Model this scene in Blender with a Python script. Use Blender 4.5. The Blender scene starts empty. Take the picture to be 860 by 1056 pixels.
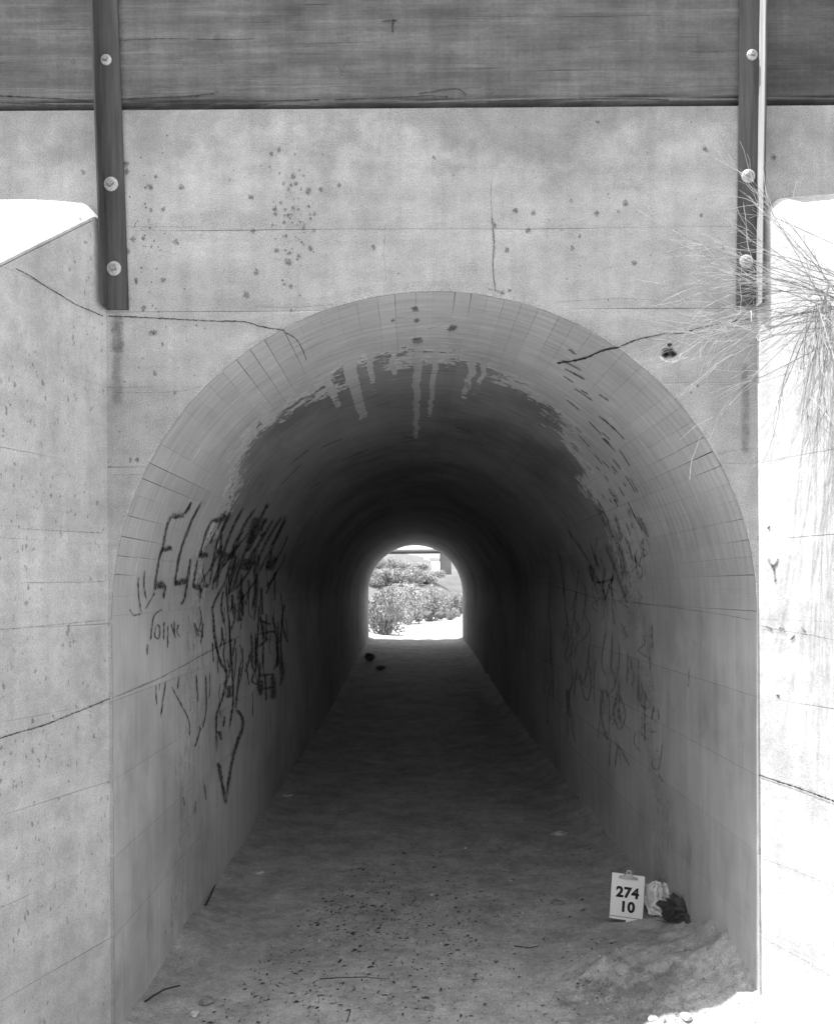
import bpy, bmesh, math, random
from mathutils import Vector, Matrix, noise
R_ = math.radians
random.seed(7)
scene = bpy.context.scene
col = scene.collection

# ------------------------------------------------------------------ camera, sky, sun, exposure
F = 940.0                      # focal length in photo pixels (photo 860 x 1056)
CX, CY = 425.0, 607.0           # principal point
ROLL = R_(0.4)
YS = F / 1200.0                 # depths below were first read at 1200
CAM = Vector((-0.126, -6.6 * YS, 2.59))
cd = bpy.data.cameras.new('camera'); cam = bpy.data.objects.new('camera', cd); col.objects.link(cam)
cd.sensor_fit = 'VERTICAL'; cd.sensor_height = 36.0; cd.sensor_width = 36.0 * 833 / 1024
cd.lens = F / 1056 * 36.0
cd.shift_x = (430 - CX) / 1056; cd.shift_y = (CY - 528) / 1056
cd.clip_start = 0.05; cd.clip_end = 3000
cam.matrix_world = Matrix.Translation(CAM) @ Matrix.Rotation(R_(90), 4, 'X') @ Matrix.Rotation(-ROLL, 4, 'Z')
scene.camera = cam

SUN_EL = R_(74)
SUN_AZ_Y = -0.012               # the sun stands in the plane of the headwall, to the left
w = bpy.data.worlds.new('World'); scene.world = w; w.use_nodes = True
nt = w.node_tree; nt.nodes.clear()
sky = nt.nodes.new('ShaderNodeTexSky'); sky.sky_type = 'NISHITA'; sky.sun_disc = False
sky.sun_elevation = SUN_EL; sky.sun_rotation = R_(-90); sky.dust_density = 2.0
bw = nt.nodes.new('ShaderNodeRGBToBW'); bg = nt.nodes.new('ShaderNodeBackground'); ow = nt.nodes.new('ShaderNodeOutputWorld')
bg.inputs['Strength'].default_value = 0.15
nt.links.new(sky.outputs[0], bw.inputs[0]); nt.links.new(bw.outputs[0], bg.inputs['Color']); nt.links.new(bg.outputs[0], ow.inputs[0])
sd = bpy.data.lights.new('sun', 'SUN'); sun = bpy.data.objects.new('sun', sd); col.objects.link(sun)
sd.energy = 4.0; sd.angle = R_(0.53); sd.color = (1, 1, 1)
sdir = Vector((-math.cos(SUN_EL), SUN_AZ_Y, math.sin(SUN_EL))).normalized()
sun.rotation_euler = sdir.to_track_quat('Z', 'Y').to_euler(); sun.location = (-6, 0, 18)
scene.view_settings.view_transform = 'Standard'; scene.view_settings.look = 'None'
scene.view_settings.exposure = 1.95; scene.view_settings.gamma = 1.0
scene.view_settings.use_curve_mapping = False
cy = scene.cycles
cy.use_denoising = True; cy.max_bounces = 12; cy.diffuse_bounces = 8; cy.glossy_bounces = 3; cy.transparent_max_bounces = 16
cy.sample_clamp_indirect = 6.0; cy.caustics_reflective = False; cy.caustics_refractive = False

# ------------------------------------------------------------------ site dimensions (metres)
RAD = 1.83            # half width of the barrel
ZS = 2.447            # springing line
LEN = 38.7 * YS            # barrel length
WXS = {-1: 1.848, 1: 1.839}
FLARE = math.atan(math.tan(R_(15)) / YS)
WTOP = 4.84           # wing top at the headwall
SLOPE = 0.585 / YS
HT = 5.315            # headwall top
JOINTS = [-0.35, 0.62, 1.07, 1.51, 1.96, 2.405, 2.85, 3.29, 3.745, 4.17, 4.63, HT]

# ------------------------------------------------------------------ helpers
def ray(px, py):
    u, v = px - CX, CY - py
    c, s = math.cos(ROLL), math.sin(ROLL)
    return Vector(((u * c + v * s) / F, 1.0, (-u * s + v * c) / F))
def at_y(px, py, Y):
    d = ray(px, py); return CAM + d * ((Y - CAM.y))
def on_wing(px, py, side):
    d = ray(px, py); p0 = Vector((side * WXS[side], 0, 0)); n = Vector((-side * math.cos(FLARE), -math.sin(FLARE), 0))
    return CAM + d * ((p0 - CAM).dot(n) / d.dot(n))
def on_barrel(px, py):
    d = ray(px, py)
    ox, oz = CAM.x, CAM.z - ZS
    a = d.x ** 2 + d.z ** 2; b = 2 * (ox * d.x + oz * d.z); c = ox * ox + oz * oz - RAD * RAD
    t = (-b + math.sqrt(b * b - 4 * a * c)) / (2 * a)
    p = CAM + d * t
    if p.z < ZS:
        sx = RAD if d.x > 0 else -RAD
        t = (sx - CAM.x) / d.x; p = CAM + d * t
    return p
HALF = math.pi * RAD
def s_of(p):                    # unwrapped coordinate: 0 at the left springing, negative down the left wall
    if p.z < ZS: return (p.z - ZS) if p.x < 0 else HALF + (ZS - p.z)
    return (math.pi - math.atan2(p.z - ZS, p.x)) * RAD
def bar(s, Y, inset=0.0):       # unwrapped coordinate back to the barrel surface
    r = RAD - inset
    if s < 0: return Vector((-r, Y, ZS + s))
    if s > HALF: return Vector((r, Y, ZS - (s - HALF)))
    th = math.pi - s / RAD
    return Vector((r * math.cos(th), Y, ZS + r * math.sin(th)))

def nz(x, y, z=0.0): return noise.noise(Vector((x, y, z)))
def fbm(x, y, z=0.0, o=4): return noise.fractal(Vector((x, y, z)), 0.8, 2.1, o)

def mesh(name, verts, faces, mat, parent=None, uvs=None, smooth=False):
    me = bpy.data.meshes.new(name)
    me.from_pydata([tuple(v) for v in verts], [], faces)
    if uvs:
        l = me.uv_layers.new(name='UVMap')
        for lp in me.loops: l.data[lp.index].uv = uvs[lp.vertex_index]
    if smooth: me.polygons.foreach_set('use_smooth', [True] * len(me.polygons))
    me.update()
    o = bpy.data.objects.new(name, me); col.objects.link(o)
    if mat: me.materials.append(mat)
    if parent: o.parent = parent
    return o
def bm_obj(name, bm, mat, parent=None, smooth=False):
    me = bpy.data.meshes.new(name); bm.to_mesh(me); bm.free()
    if smooth: me.polygons.foreach_set('use_smooth', [True] * len(me.polygons))
    o = bpy.data.objects.new(name, me); col.objects.link(o)
    me.materials.append(mat)
    if parent: o.parent = parent
    return o
def tag(o, label, cat=None, group=None, kind=None):
    if label: o['label'] = label
    if cat: o['category'] = cat
    if group: o['group'] = group
    if kind: o['kind'] = kind
    return o
def empty(name, loc=(0, 0, 0), label=None, cat=None, group=None):
    o = bpy.data.objects.new(name, None); col.objects.link(o); o.location = loc; o.empty_display_size = 0.1
    return tag(o, label, cat, group)
def box_bm(bm, x0, x1, y0, y1, z0, z1, bev=0.0):
    r = bmesh.ops.create_cube(bm, size=1.0)
    vs = r['verts']
    for v in vs: v.co = Vector((x0 if v.co.x < 0 else x1, y0 if v.co.y < 0 else y1, z0 if v.co.z < 0 else z1))
    if bev:
        es = list({e for v in vs for e in v.link_edges})
        bmesh.ops.bevel(bm, geom=es, offset=bev, segments=2, affect='EDGES', profile=0.6)
def slab(front, nu, nv, depth, uvs=None):
    """closed slab: a grid of nu x nv front points and the same points pushed by depth"""
    n = nu * nv
    vs = list(front) + [p + depth for p in front]
    fs = []
    for i in range(nu - 1):
        for j in range(nv - 1):
            a, b, c, d = i * nv + j, (i + 1) * nv + j, (i + 1) * nv + j + 1, i * nv + j + 1
            fs.append((a, b, c, d)); fs.append((n + d, n + c, n + b, n + a))
    for i in range(nu - 1):
        a, b = i * nv, (i + 1) * nv; fs.append((b, a, n + a, n + b))
        a, b = i * nv + nv - 1, (i + 1) * nv + nv - 1; fs.append((a, b, n + b, n + a))
    for j in range(nv - 1):
        fs.append((j, j + 1, n + j + 1, n + j))
        a = (nu - 1) * nv + j; fs.append((a + 1, a, n + a, n + a + 1))
    return vs, fs

# ------------------------------------------------------------------ materials
def wob(u, zj): return .006 * nz(u * .8, zj * 9.1, 2) + .0022 * nz(u * 5, zj * 3.3, 6)
def opn(u, zj): return max(0.0001, .0022 * (nz(u * 1.1, zj * 7.7, 11) + .05) + .0003)
class NT:
    def __init__(s, name):
        s.m = bpy.data.materials.new(name); s.m.use_nodes = True; s.t = s.m.node_tree
        s.t.nodes.clear()
        s.out = s.n('ShaderNodeOutputMaterial'); s.p = s.n('ShaderNodeBsdfPrincipled')
        s.l(s.p.outputs[0], s.out.inputs['Surface'])
        s.p.inputs['Specular IOR Level'].default_value = 0.25
    def n(s, t): return s.t.nodes.new(t)
    def l(s, a, b): s.t.links.new(a, b)
    def put(s, sock, v):
        if hasattr(v, 'is_output'): s.l(v, sock)
        elif v is not None: sock.default_value = v
    def pos(s): return s.n('ShaderNodeNewGeometry').outputs['Position']
    def uv(s): return s.n('ShaderNodeTexCoord').outputs['UV']
    def obj(s): return s.n('ShaderNodeTexCoord').outputs['Object']
    def sc(s, v, k):
        n = s.n('ShaderNodeVectorMath'); n.operation = 'MULTIPLY'; s.l(v, n.inputs[0]); n.inputs[1].default_value = k; return n.outputs[0]
    def noise(s, v, scale, detail=4, rough=0.55, dist=0.0):
        n = s.n('ShaderNodeTexNoise'); s.l(v, n.inputs['Vector'])
        n.inputs['Scale'].default_value = scale; n.inputs['Detail'].default_value = detail
        n.inputs['Roughness'].default_value = rough; n.inputs['Distortion'].default_value = dist
        return n.outputs[0]
    def voro(s, v, scale, rnd=1.0):
        n = s.n('ShaderNodeTexVoronoi'); s.l(v, n.inputs['Vector']); n.inputs['Scale'].default_value = scale
        n.inputs['Randomness'].default_value = rnd; return n
    def mr(s, v, a, b, c, d, smooth=False):
        n = s.n('ShaderNodeMapRange'); n.clamp = True
        if smooth: n.interpolation_type = 'SMOOTHSTEP'
        s.put(n.inputs['Value'], v)
        for k, x in zip(('From Min', 'From Max', 'To Min', 'To Max'), (a, b, c, d)): s.put(n.inputs[k], x)
        return n.outputs[0]
    def math(s, op, a, b=None, c=None):
        n = s.n('ShaderNodeMath'); n.operation = op; s.put(n.inputs[0], a)
        if b is not None: s.put(n.inputs[1], b)
        if c is not None: s.put(n.inputs[2], c)
        return n.outputs[0]
    def mul(s, *v):
        r = v[0]
        for x in v[1:]: r = s.math('MULTIPLY', r, x)
        return r
    def mix(s, f, a, b):
        n = s.n('ShaderNodeMix'); n.data_type = 'FLOAT'; s.put(n.inputs[0], f); s.put(n.inputs[2], a); s.put(n.inputs[3], b); return n.outputs[0]
    def xyz(s, v):
        n = s.n('ShaderNodeSeparateXYZ'); s.l(v, n.inputs[0]); return n.outputs
    def col(s, v):              # a grey value as colour (the photograph is black and white)
        n = s.n('ShaderNodeCombineColor')
        for i in range(3): s.put(n.inputs[i], v)
        s.l(n.outputs[0], s.p.inputs['Base Color'])
    def bump(s, h, strength, dist, prev=None):
        n = s.n('ShaderNodeBump'); n.inputs['Strength'].default_value = strength; n.inputs['Distance'].default_value = dist
        s.l(h, n.inputs['Height'])
        if prev: s.l(prev, n.inputs['Normal'])
        return n.outputs[0]
    def fin(s, rough=0.9, normal=None):
        s.put(s.p.inputs['Roughness'], rough)
        if normal: s.l(normal, s.p.inputs['Normal'])
        return s.m

def concrete_wall(name, base, flecks=0.0, grain=1.0, topstain=False):
    k = NT(name); P = k.pos()
    big = k.mul(k.mr(k.noise(P, 0.9, 5), .3, .7, .84, 1.13), k.mr(k.noise(P, 2.7, 6, .68), .32, .68, .86, 1.1))
    mid = k.mr(k.noise(P, 9, 6, .68), .3, .7, .86, 1.12)
    g1 = k.noise(P, 140, 2, .6); g2 = k.noise(P, 420, 1, .5)
    grn = k.mr(g1, .3, .7, 1 - .2 * grain, 1 + .16 * grain)
    grn2 = k.mr(g2, .3, .7, 1 - .12 * grain, 1 + .1 * grain)
    brd = k.mr(k.noise(k.sc(P, (0.4, 0.4, 7.0)), 1.0, 3), .3, .7, .92, 1.06)      # faint board lines
    stk = k.mr(k.noise(k.sc(P, (9, 9, .5)), 1.0, 4, .6), .42, .75, 1.0, .86)      # vertical run-off
    c = k.mul(big, mid, grn, grn2, brd, stk, base)
    pv = k.voro(P, 46).outputs['Distance']
    pits = k.math('MULTIPLY', k.mr(pv, .05, .16, 1, 0, True), k.mr(k.noise(P, 3.2, 2), .52, .62, 0, 1))
    c = k.math('MULTIPLY', c, k.mr(pits, 0, 1, 1, .55))
    if flecks:
        dv = k.n('ShaderNodeVectorMath'); dv.operation = 'MULTIPLY_ADD'; nn_ = k.n('ShaderNodeTexNoise'); k.l(P, nn_.inputs['Vector']); nn_.inputs['Scale'].default_value = 34
        k.l(nn_.outputs['Color'], dv.inputs[0]); dv.inputs[1].default_value = (.9, .9, .9); k.l(k.sc(P, (27, 27, 15)), dv.inputs[2])
        fv = k.math('ADD', k.voro(dv.outputs[0], 1.0).outputs['Distance'], k.mr(k.noise(P, 13, 2), .3, .7, -.08, .16))
        fm = k.math('MULTIPLY', k.mr(fv, .12, .26, 1, 0, True), k.mr(k.noise(P, 2.1, 3), .38, .55, 0, 1))
        c = k.math('MULTIPLY', c, k.mr(fm, 0, 1, 1, 1 - flecks))
    if topstain:
        z = k.xyz(P)[2]
        d = k.mr(k.math('ADD', z, k.mr(k.noise(P, 2.4, 5, .65), .3, .7, -.35, .35)), 4.85, 5.35, 0, 1, True)
        c = k.math('MULTIPLY', c, k.mix(d, 1.0, .7))
    k.col(c)
    n = k.bump(g1, .35, .004); n = k.bump(k.noise(P, 26, 4, .6), .35, .008, n); n = k.bump(pits, -.5, .006, n)
    return k.fin(.92, n)

M = {}
M['headwall'] = concrete_wall('headwall_concrete', .30, 0.0, 1.5, True)
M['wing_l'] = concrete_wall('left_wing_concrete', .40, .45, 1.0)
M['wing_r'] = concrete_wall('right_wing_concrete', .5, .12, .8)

def barrel_material():
    k = NT('barrel_concrete'); U = k.uv(); s, Y, _ = k.xyz(U); P = k.pos(); Y = k.math('DIVIDE', Y, YS)
    big = k.mr(k.noise(P, 0.8, 4), .3, .7, .85, 1.15)
    grn = k.mr(k.noise(P, 130, 2), .3, .7, .88, 1.1)
    # runs down the side walls, brush marks round the vault
    runs = k.mr(k.noise(k.sc(U, (1.1, 9, 1)), 1.0, 6, .68, .5), .3, .75, 1.08, .84)
    vault = k.math('MULTIPLY', k.mr(s, -.35, .5, 0, 1, True), k.mr(s, HALF - .5, HALF + .35, 1, 0, True))
    brush = k.noise(k.sc(U, (2.0, 20, 1)), 1.0, 5, .6)
    runs = k.mix(vault, runs, k.mr(brush, .3, .7, .82, 1.14))
    # the pale skin left near the mouth, with a ragged inner edge and drips at the crown
    fc = k.n('ShaderNodeFloatCurve'); cv = fc.mapping.curves[0]
    pts = [(-2.6, 1.9), (-1.0, 2.2), (-.2, 2.6), (.35, 2.8), (.8, 3.0), (1.2, 2.6), (1.7, 2.25), (2.05, 2.2), (2.5, 2.0), (2.9, 2.0), (3.2, 2.15), (3.6, 2.5), (4.1, 3.1), (4.6, 4.3), (5.0, 4.2), (5.4, 3.9), (5.75, 3.6), (6.5, 3.0), (8.3, 2.5)]
    f = lambda a: (a + 2.6) / 10.95
    while len(cv.points) < len(pts): cv.points.new(.5, .5)
    for p_, (a, b) in zip(cv.points, pts): p_.location = (f(a), b / 8.0); p_.handle_type = 'VECTOR'
    fc.mapping.update()
    k.l(k.mr(s, -2.6, 8.35, 0, 1), fc.inputs['Value'])
    edge = k.math('MULTIPLY', fc.outputs[0], 8.0)
    sw = k.math('ADD', s, k.mr(k.noise(k.sc(U, (1, 3.0, 1)), 1.0, 3), .2, .8, -.025, .025))
    for s0, hw, amp in ((2.30, .045, 1.9), (2.45, .022, .9), (2.62, .02, .6), (2.80, .03, 4.2), (2.93, .022, 2.6), (3.21, .03, 1.1), (3.30, .02, .8), (2.12, .03, .5)):
        d_ = k.math('ABSOLUTE', k.math('SUBTRACT', sw, s0))
        edge = k.math('ADD', edge, k.mr(d_, hw * .8, hw * 1.15, amp, 0, True))
    rag = k.math('ADD', k.math('ADD', k.mr(k.noise(k.sc(U, (5.5, 11, 1)), 1.0, 6, .75), .2, .8, -.75, .75), k.mr(k.noise(U, 1.7, 3), .25, .75, -.7, .7)), k.mr(k.noise(U, 22, 3), .2, .8, -.4, .4))
    dd = k.math('SUBTRACT', k.math('ADD', edge, rag), Y)
    skin = k.mr(dd, -.10, .14, 0, 1, True)
    lips = k.math('MULTIPLY', k.mr(dd, .55, 0, 0, 1, True), skin)       # thick lime lip of the skin
    # bare concrete, blotched with old soot wherever fires were lit
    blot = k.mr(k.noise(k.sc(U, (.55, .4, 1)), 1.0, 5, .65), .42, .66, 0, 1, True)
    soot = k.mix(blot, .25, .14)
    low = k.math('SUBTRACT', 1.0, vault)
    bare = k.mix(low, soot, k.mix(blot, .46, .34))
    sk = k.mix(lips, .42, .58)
    oi = k.n('ShaderNodeObjectInfo').outputs['Random']
    c = k.mul(k.mix(k.math('MULTIPLY', skin, vault), bare, sk), big, grn, runs, k.mr(oi, 0, 1, .955, 1.04))
    stain = k.mr(k.noise(k.sc(U, (1.1, 2.4, 1)), 1.0, 6, .65), .58, .72, 1.0, .72)
    k.col(k.math('MULTIPLY', c, stain))
    n = k.bump(skin, .7, .012); n = k.bump(brush, .25, .008, n); n = k.bump(k.noise(P, 120, 3), .35, .003, n)
    return k.fin(.9, n)
M['barrel'] = barrel_material()

def dirt(name, base, litter=0.0):
    k = NT(name); P = k.pos()
    a = k.mr(k.noise(P, 1.1, 6, .62), .3, .7, .78, 1.18)
    b = k.mr(k.noise(P, 16, 6, .7), .3, .7, .8, 1.18)
    g = k.noise(P, 95, 4, .7); gg = k.mul(k.mr(g, .3, .7, .66, 1.3), k.mr(k.noise(P, 260, 2, .6), .3, .7, .75, 1.22))
    c = k.mul(a, b, gg, base)
    peb = k.voro(P, 34); pm = k.math('MULTIPLY', k.mr(peb.outputs['Distance'], .12, .24, 1, 0, True), k.mr(k.noise(P, 5, 2), .5, .62, 0, 1))
    c = k.math('MULTIPLY', c, k.mr(pm, 0, 1, 1, 1.3))
    if litter:
        c = k.math('MULTIPLY', c, k.mr(k.noise(P, 3.4, 6, .7), .35, .68, .68, 1.12))
        vd = k.n('ShaderNodeVectorMath'); vd.operation = 'DISTANCE'; k.l(k.sc(P, (1, 1, 0)), vd.inputs[0]); vd.inputs[1].default_value = (1.18, .32, 0)
        dp = k.mr(k.math('ADD', vd.outputs['Value'], k.mr(k.noise(P, 5.5, 5, .7), .25, .75, -.42, .42)), .18, .42, 1, 0, True)   # churned damp patch
        c = k.math('MULTIPLY', c, k.mix(dp, 1.0, .6))
        lv = k.voro(k.sc(P, (26, 17, 26)), 1.0).outputs['Distance']
        lm = k.math('MULTIPLY', k.mr(lv, .09, .2, 1, 0, True), k.mr(k.noise(P, 1.5, 4), .47, .6, 0, 1))
        c = k.math('MULTIPLY', c, k.mr(lm, 0, 1, 1, 1 - litter))
    k.col(c)
    n = k.bump(g, .8, .008); n = k.bump(k.noise(P, 30, 6, .7), .45, .02, n); n = k.bump(pm, .6, .012, n)
    return k.fin(.72 if litter else .95, n)
M['floor'] = dirt('tunnel_dirt', .42, .55)
M['sand'] = dirt('desert_sand', .42)
M['scrub'] = dirt('scrub_slope', .10)
M['fill'] = dirt('embankment_sand', .42)

def plain(name, base, rough=.8, var=.2, scale=20, metal=0.0, stretch=(1, 1, 1), bump=.2):
    k = NT(name); P = k.obj(); v = k.sc(P, stretch)
    n = k.noise(v, scale, 5, .6)
    k.col(k.math('MULTIPLY', k.mr(n, .3, .7, 1 - var, 1 + var), base))
    k.p.inputs['Metallic'].default_value = metal
    return k.fin(rough, k.bump(n, bump, .004))
M['steel'] = plain('dark_painted_steel', .05, .55, .45, 1.0, 0, (40, 40, 2.2), .25)
M['zinc'] = plain('galvanised_washer', .34, .5, .4, 120)
M['sunlit_steel'] = plain('sun_painted_steel', .30, .5, .3, 1.0, 0, (40, 40, 2.2), .2)  # lighter copy of the post steel, sunlight painted into its colour
M['bolt'] = plain('worn_bolt', .2, .5, .4, 90)
M['stone'] = plain('pale_stone', .42, .9, .35, 40, 0, (1, 1, 1), .5)
M['rock'] = plain('dark_rock', .07, .9, .35, 30, 0, (1, 1, 1), .5)
M['grey_stone'] = plain('grey_stone', .2, .9, .35, 40, 0, (1, 1, 1), .5)
M['twig'] = plain('dry_twig', .22, .8, .4, 30)
M['straw'] = plain('straw_twig', .5, .8, .35, 25)
M['litter'] = plain('leaf_litter', .045, .9, .4, 30)
M['paper'] = plain('white_paper', .70, .7, .05, 40, 0, (1, 1, 1), .03)
M['board'] = plain('hardboard', .08, .6, .2, 60)
M['clip'] = plain('steel_clip', .30, .35, .2, 60, .6)
M['ink'] = plain('black_ink', .015, .7, .05, 60, 0, (1, 1, 1), 0)
M['bag'] = plain('crumpled_plastic', .66, .45, .25, 14, 0, (1, 1, 1), .5)
M['dark_weed'] = plain('dark_dry_weed', .07, .95, .4, 40)
M['far_concrete'] = plain('bridge_concrete', .28, .9, .15, 2)
M['core'] = plain('joint_shadow_concrete', .12, .95, .3, 9)

def wood(name, base):
    k = NT(name); P = k.pos()
    gr = k.noise(k.sc(P, (1.1, 6, 34)), 1.0, 6, .65, .6)
    fine = k.noise(k.sc(P, (5, 20, 210)), 1.0, 3, .6)
    saw = k.noise(k.sc(P, (16, 1, 1.3)), 1.0, 5, .7)
    big = k.noise(k.sc(P, (.8, 1, 3.2)), 1.0, 5, .6)
    c = k.mul(k.mr(gr, .3, .6, .88, 1.0), k.mr(fine, .3, .7, .9, 1.08), k.mr(saw, .3, .7, .82, 1.14), k.mr(big, .3, .7, .75, 1.25), k.mr(k.noise(P, 60, 4, .7), .3, .7, .86, 1.12), k.mr(k.noise(k.sc(P, (1, 1, 2)), 2.2, 6, .65), .3, .7, .62, 1.3), base)
    chk = k.mr(k.noise(k.sc(P, (.9, 4, 46)), 1.0, 4, .55, .3), .64, .69, 0, 1)
    c = k.math('MULTIPLY', c, k.mr(chk, 0, 1, 1, .45))
    k.col(c)
    n = k.bump(gr, .3, .006); n = k.bump(fine, .3, .003, n); n = k.bump(chk, -.6, .008, n)
    return k.fin(.85, n)
M['wood'] = wood('weathered_timber', .09)
M['wood_shaded'] = wood('shade_painted_timber', .05)  # darker copy of the timber, shade beside the right post painted in

def decal(name, val, density=.9, nscale=9, thr=(.35, .6), across=True, ends=True):
    """paint or stain lying on a surface: ragged, soft-edged"""
    k = NT(name); U = k.uv(); P = k.pos(); u, v, _ = k.xyz(U)
    n = k.noise(P, nscale * 6, 4, .65)
    a = k.mr(n, thr[0], thr[1], .25, 1)
    if across:
        e = k.math('ABSOLUTE', k.math('SUBTRACT', u, .5))
        a = k.math('MULTIPLY', a, k.mr(k.math('ADD', e, k.mr(n, .3, .7, .1, -.1)), .10, .5, 1, 0, True))
        ve = k.math('ABSOLUTE', k.math('SUBTRACT', v, .5))
        if ends: a = k.math('MULTIPLY', a, k.mr(ve, .40, .5, 1, .25, True))
    k.put(k.p.inputs['Alpha'], k.math('MULTIPLY', a, density))
    k.col(val)
    return k.fin(.85)
M['spray'] = decal('black_spray_paint', .022, .86, 5, (.36, .6))
M['spray_thin'] = decal('faded_spray_paint', .04, .78, 5, (.35, .6))
M['spray_pale'] = decal('grey_chalky_scrawl', .07, .5, 5, (.35, .6))
M['spray_worn'] = decal('worn_spray_paint', .05, .55, 5, (.4, .62))
M['bare'] = decal('bare_dark_concrete', .12, .6, 7, (.3, .5))
M['crack'] = decal('crack_shadow', .025, 1.0, 7, (.25, .45), True, False)
M['hair_crack'] = decal('hairline_crack', .08, .5, 7, (.3, .55))
M['spot'] = decal('mineral_spot', .09, .7, 12, (.35, .6), True, False)
M['streak'] = decal('rust_run', .12, .5, 3, (.3, .7))
M['lime'] = decal('lime_patch', .62, .8, 9, (.35, .6), True, False)

# ------------------------------------------------------------------ terrain
def sm(a, b, x):
    t = max(0.0, min(1.0, (x - a) / (b - a))); return t * t * (3 - 2 * t)
def rise(Y): return .50 * sm(12 * YS, 38 * YS, Y)
def floor_z(x, y):
    z = rise(y) + .012 * fbm(x * 1.6, y * 1.1, 3) + .007 * fbm(x * 6, y * 6, 1) + .006 * fbm(x * 17, y * 17, 2)
    e = max(0.0, abs(x) - 1.42 + .16 * nz(y * .9, x > 0, 4))
    z += .10 * e * e / .15 * (1 if x > 0 else .6)
    q = y / YS
    if -1.5 < q < 14:
        # silt bank along the right wall by the mouth, the clipboard stands on it
        bank = math.exp(-((x - 1.75) / .62) ** 2) * (math.exp(-((q - .7) / 1.3) ** 2))
        z += .22 * bank * (1 + .3 * fbm(x * 5, y * 5, 6))
        z += .07 * math.exp(-(((x - 1.15) / .3) ** 2 + ((q - 1.0) / .6) ** 2)) * (1 + .6 * fbm(x * 8, y * 8, 9))
    if 36 < q < 42: z += .10 * math.exp(-((q - 39.6) / 1.1) ** 2) * (1 + .5 * nz(x * 1.7, 4.2))
    return z
ys = [-10 + .4 * i for i in range(22)]                     # -10 .. -1.6
y = -1.4
while y < 9: ys.append(y); y += .035 + .004 * max(0, y)
while y < LEN + 12: ys.append(y); y += .25
NXF = 84
vs, fs = [], []
for y in ys:
    hw = 1.95 + math.tan(FLARE) * max(0, -y) + .35 * max(0, y - LEN)
    for i in range(NXF + 1):
        x = hw * (2 * i / NXF - 1)
        vs.append((x, y, floor_z(x, y)))
for j in range(len(ys) - 1):
    for i in range(NXF):
        a = j * (NXF + 1) + i; fs.append((a, a + 1, a + NXF + 2, a + NXF + 1))
fl = mesh('path', vs, fs, M['floor'], smooth=True); tag(fl, 'dusty dirt floor of the tunnel strewn with leaf litter', kind='structure')
fl.data.materials.append(M['sand'])
for p in fl.data.polygons:
    if p.center.y > LEN + .35: p.material_index = 1

def hill(x, y):
    z = rise(y) - .12; y = y / YS
    if y > 44:
        z += 4.3 * sm(80, 108, y) * (.75 + .25 * sm(6, -6, x)) + .6 * fbm(x * .07, y * .07, 2)* sm(70, 90, y)
        z -= 1.4 * sm(1.5, 5, x) * sm(80, 90, y) * sm(108, 100, y)
    z += .05 * fbm(x * .5, y * .5, 5)
    if y > 112: z += 4.2 * sm(118, 195, y)
    if y > 120: z += 6 * sm(150, 420, y) * (.5 + .5 * nz(x * .006, 1))
    return z
gx = sorted(set([-900, -600, -400, -250, -160, -110, -80] + [-60 + 3 * i for i in range(15)] + [-15 + .8 * i for i in range(38)] + [16 + 3 * i for i in range(15)] + [80, 110, 160, 250, 400, 600, 900]))
gy = sorted(set([-900, -500, -300, -180, -120, -80, -60, -45, -35, -28, -22, -17, -13, -10, -7, -4, 0, 6, 12, 18, 24, 28] + [30 + .8 * i for i in range(110)] + [125, 135, 150, 175, 210, 260, 330, 420, 600, 900]))
vs = [(x, y, hill(x, y)) for y in gy for x in gx]; n = len(gx)
fs = [(j * n + i, j * n + i + 1, (j + 1) * n + i + 1, (j + 1) * n + i) for j in range(len(gy) - 1) for i in range(n - 1)]
gr_ = mesh('ground', vs, fs, M['sand'], smooth=True); gr_.data.materials.append(M['scrub'])
for p in gr_.data.polygons:
    c_ = Vector((p.center.x, p.center.y / YS, 0))
    if c_.y > 84 + 3 * nz(c_.x * .4, 2) and nz(c_.x * .25, c_.y * .12, 8) < .42: p.material_index = 1
tag(gr_, 'pale desert sand stretching away on both sides of the embankment', kind='structure')

def fill(side, far):
    vs, fs, nx, ny = [], [], 40, 26
    for j in range(ny + 1):
        d = 7.4 * j / ny
        for i in range(nx + 1):
            u = (i / nx) ** 1.8
            x = side * (WXS[side] + .13 + math.tan(FLARE) * d + u * 30)
            Y = (-d if not far else LEN + .5 + d) + (.0 if j else 0)
            z = WTOP - SLOPE * d + (-.055, -.034, -.026, -.016)[min(i, 3)] + (abs(.03 * fbm(x * 1.5, Y * 1.5, 7)) * min(1, d * .6) if j and i > 4 else 0) - .012
            vs.append((x, Y, z))
    for j in range(ny):
        for i in range(nx):
            a = j * (nx + 1) + i; fs.append((a, a + 1, a + nx + 2, a + nx + 1))
    return tag(mesh('embankment', vs, fs, M['fill'], smooth=True), None, kind='structure')
for s_ in (-1, 1):
    for far_ in (False, True): fill(s_, far_)
vs = [(-32, .46, 3.6), (32, .46, 3.6), (-32, .46, 5.9), (32, .46, 5.9), (-32, LEN + .1, 5.9), (32, LEN + .1, 5.9), (-32, LEN + .1, 3.6), (32, LEN + .1, 3.6)]
# embankment crown above the barrel, with its two faces left out over the arch (the headwalls close them)
tag(mesh('embankment', [vs[2], vs[3], vs[5], vs[4]], [(0, 1, 2, 3)], M['fill']), None, kind='structure')

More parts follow.
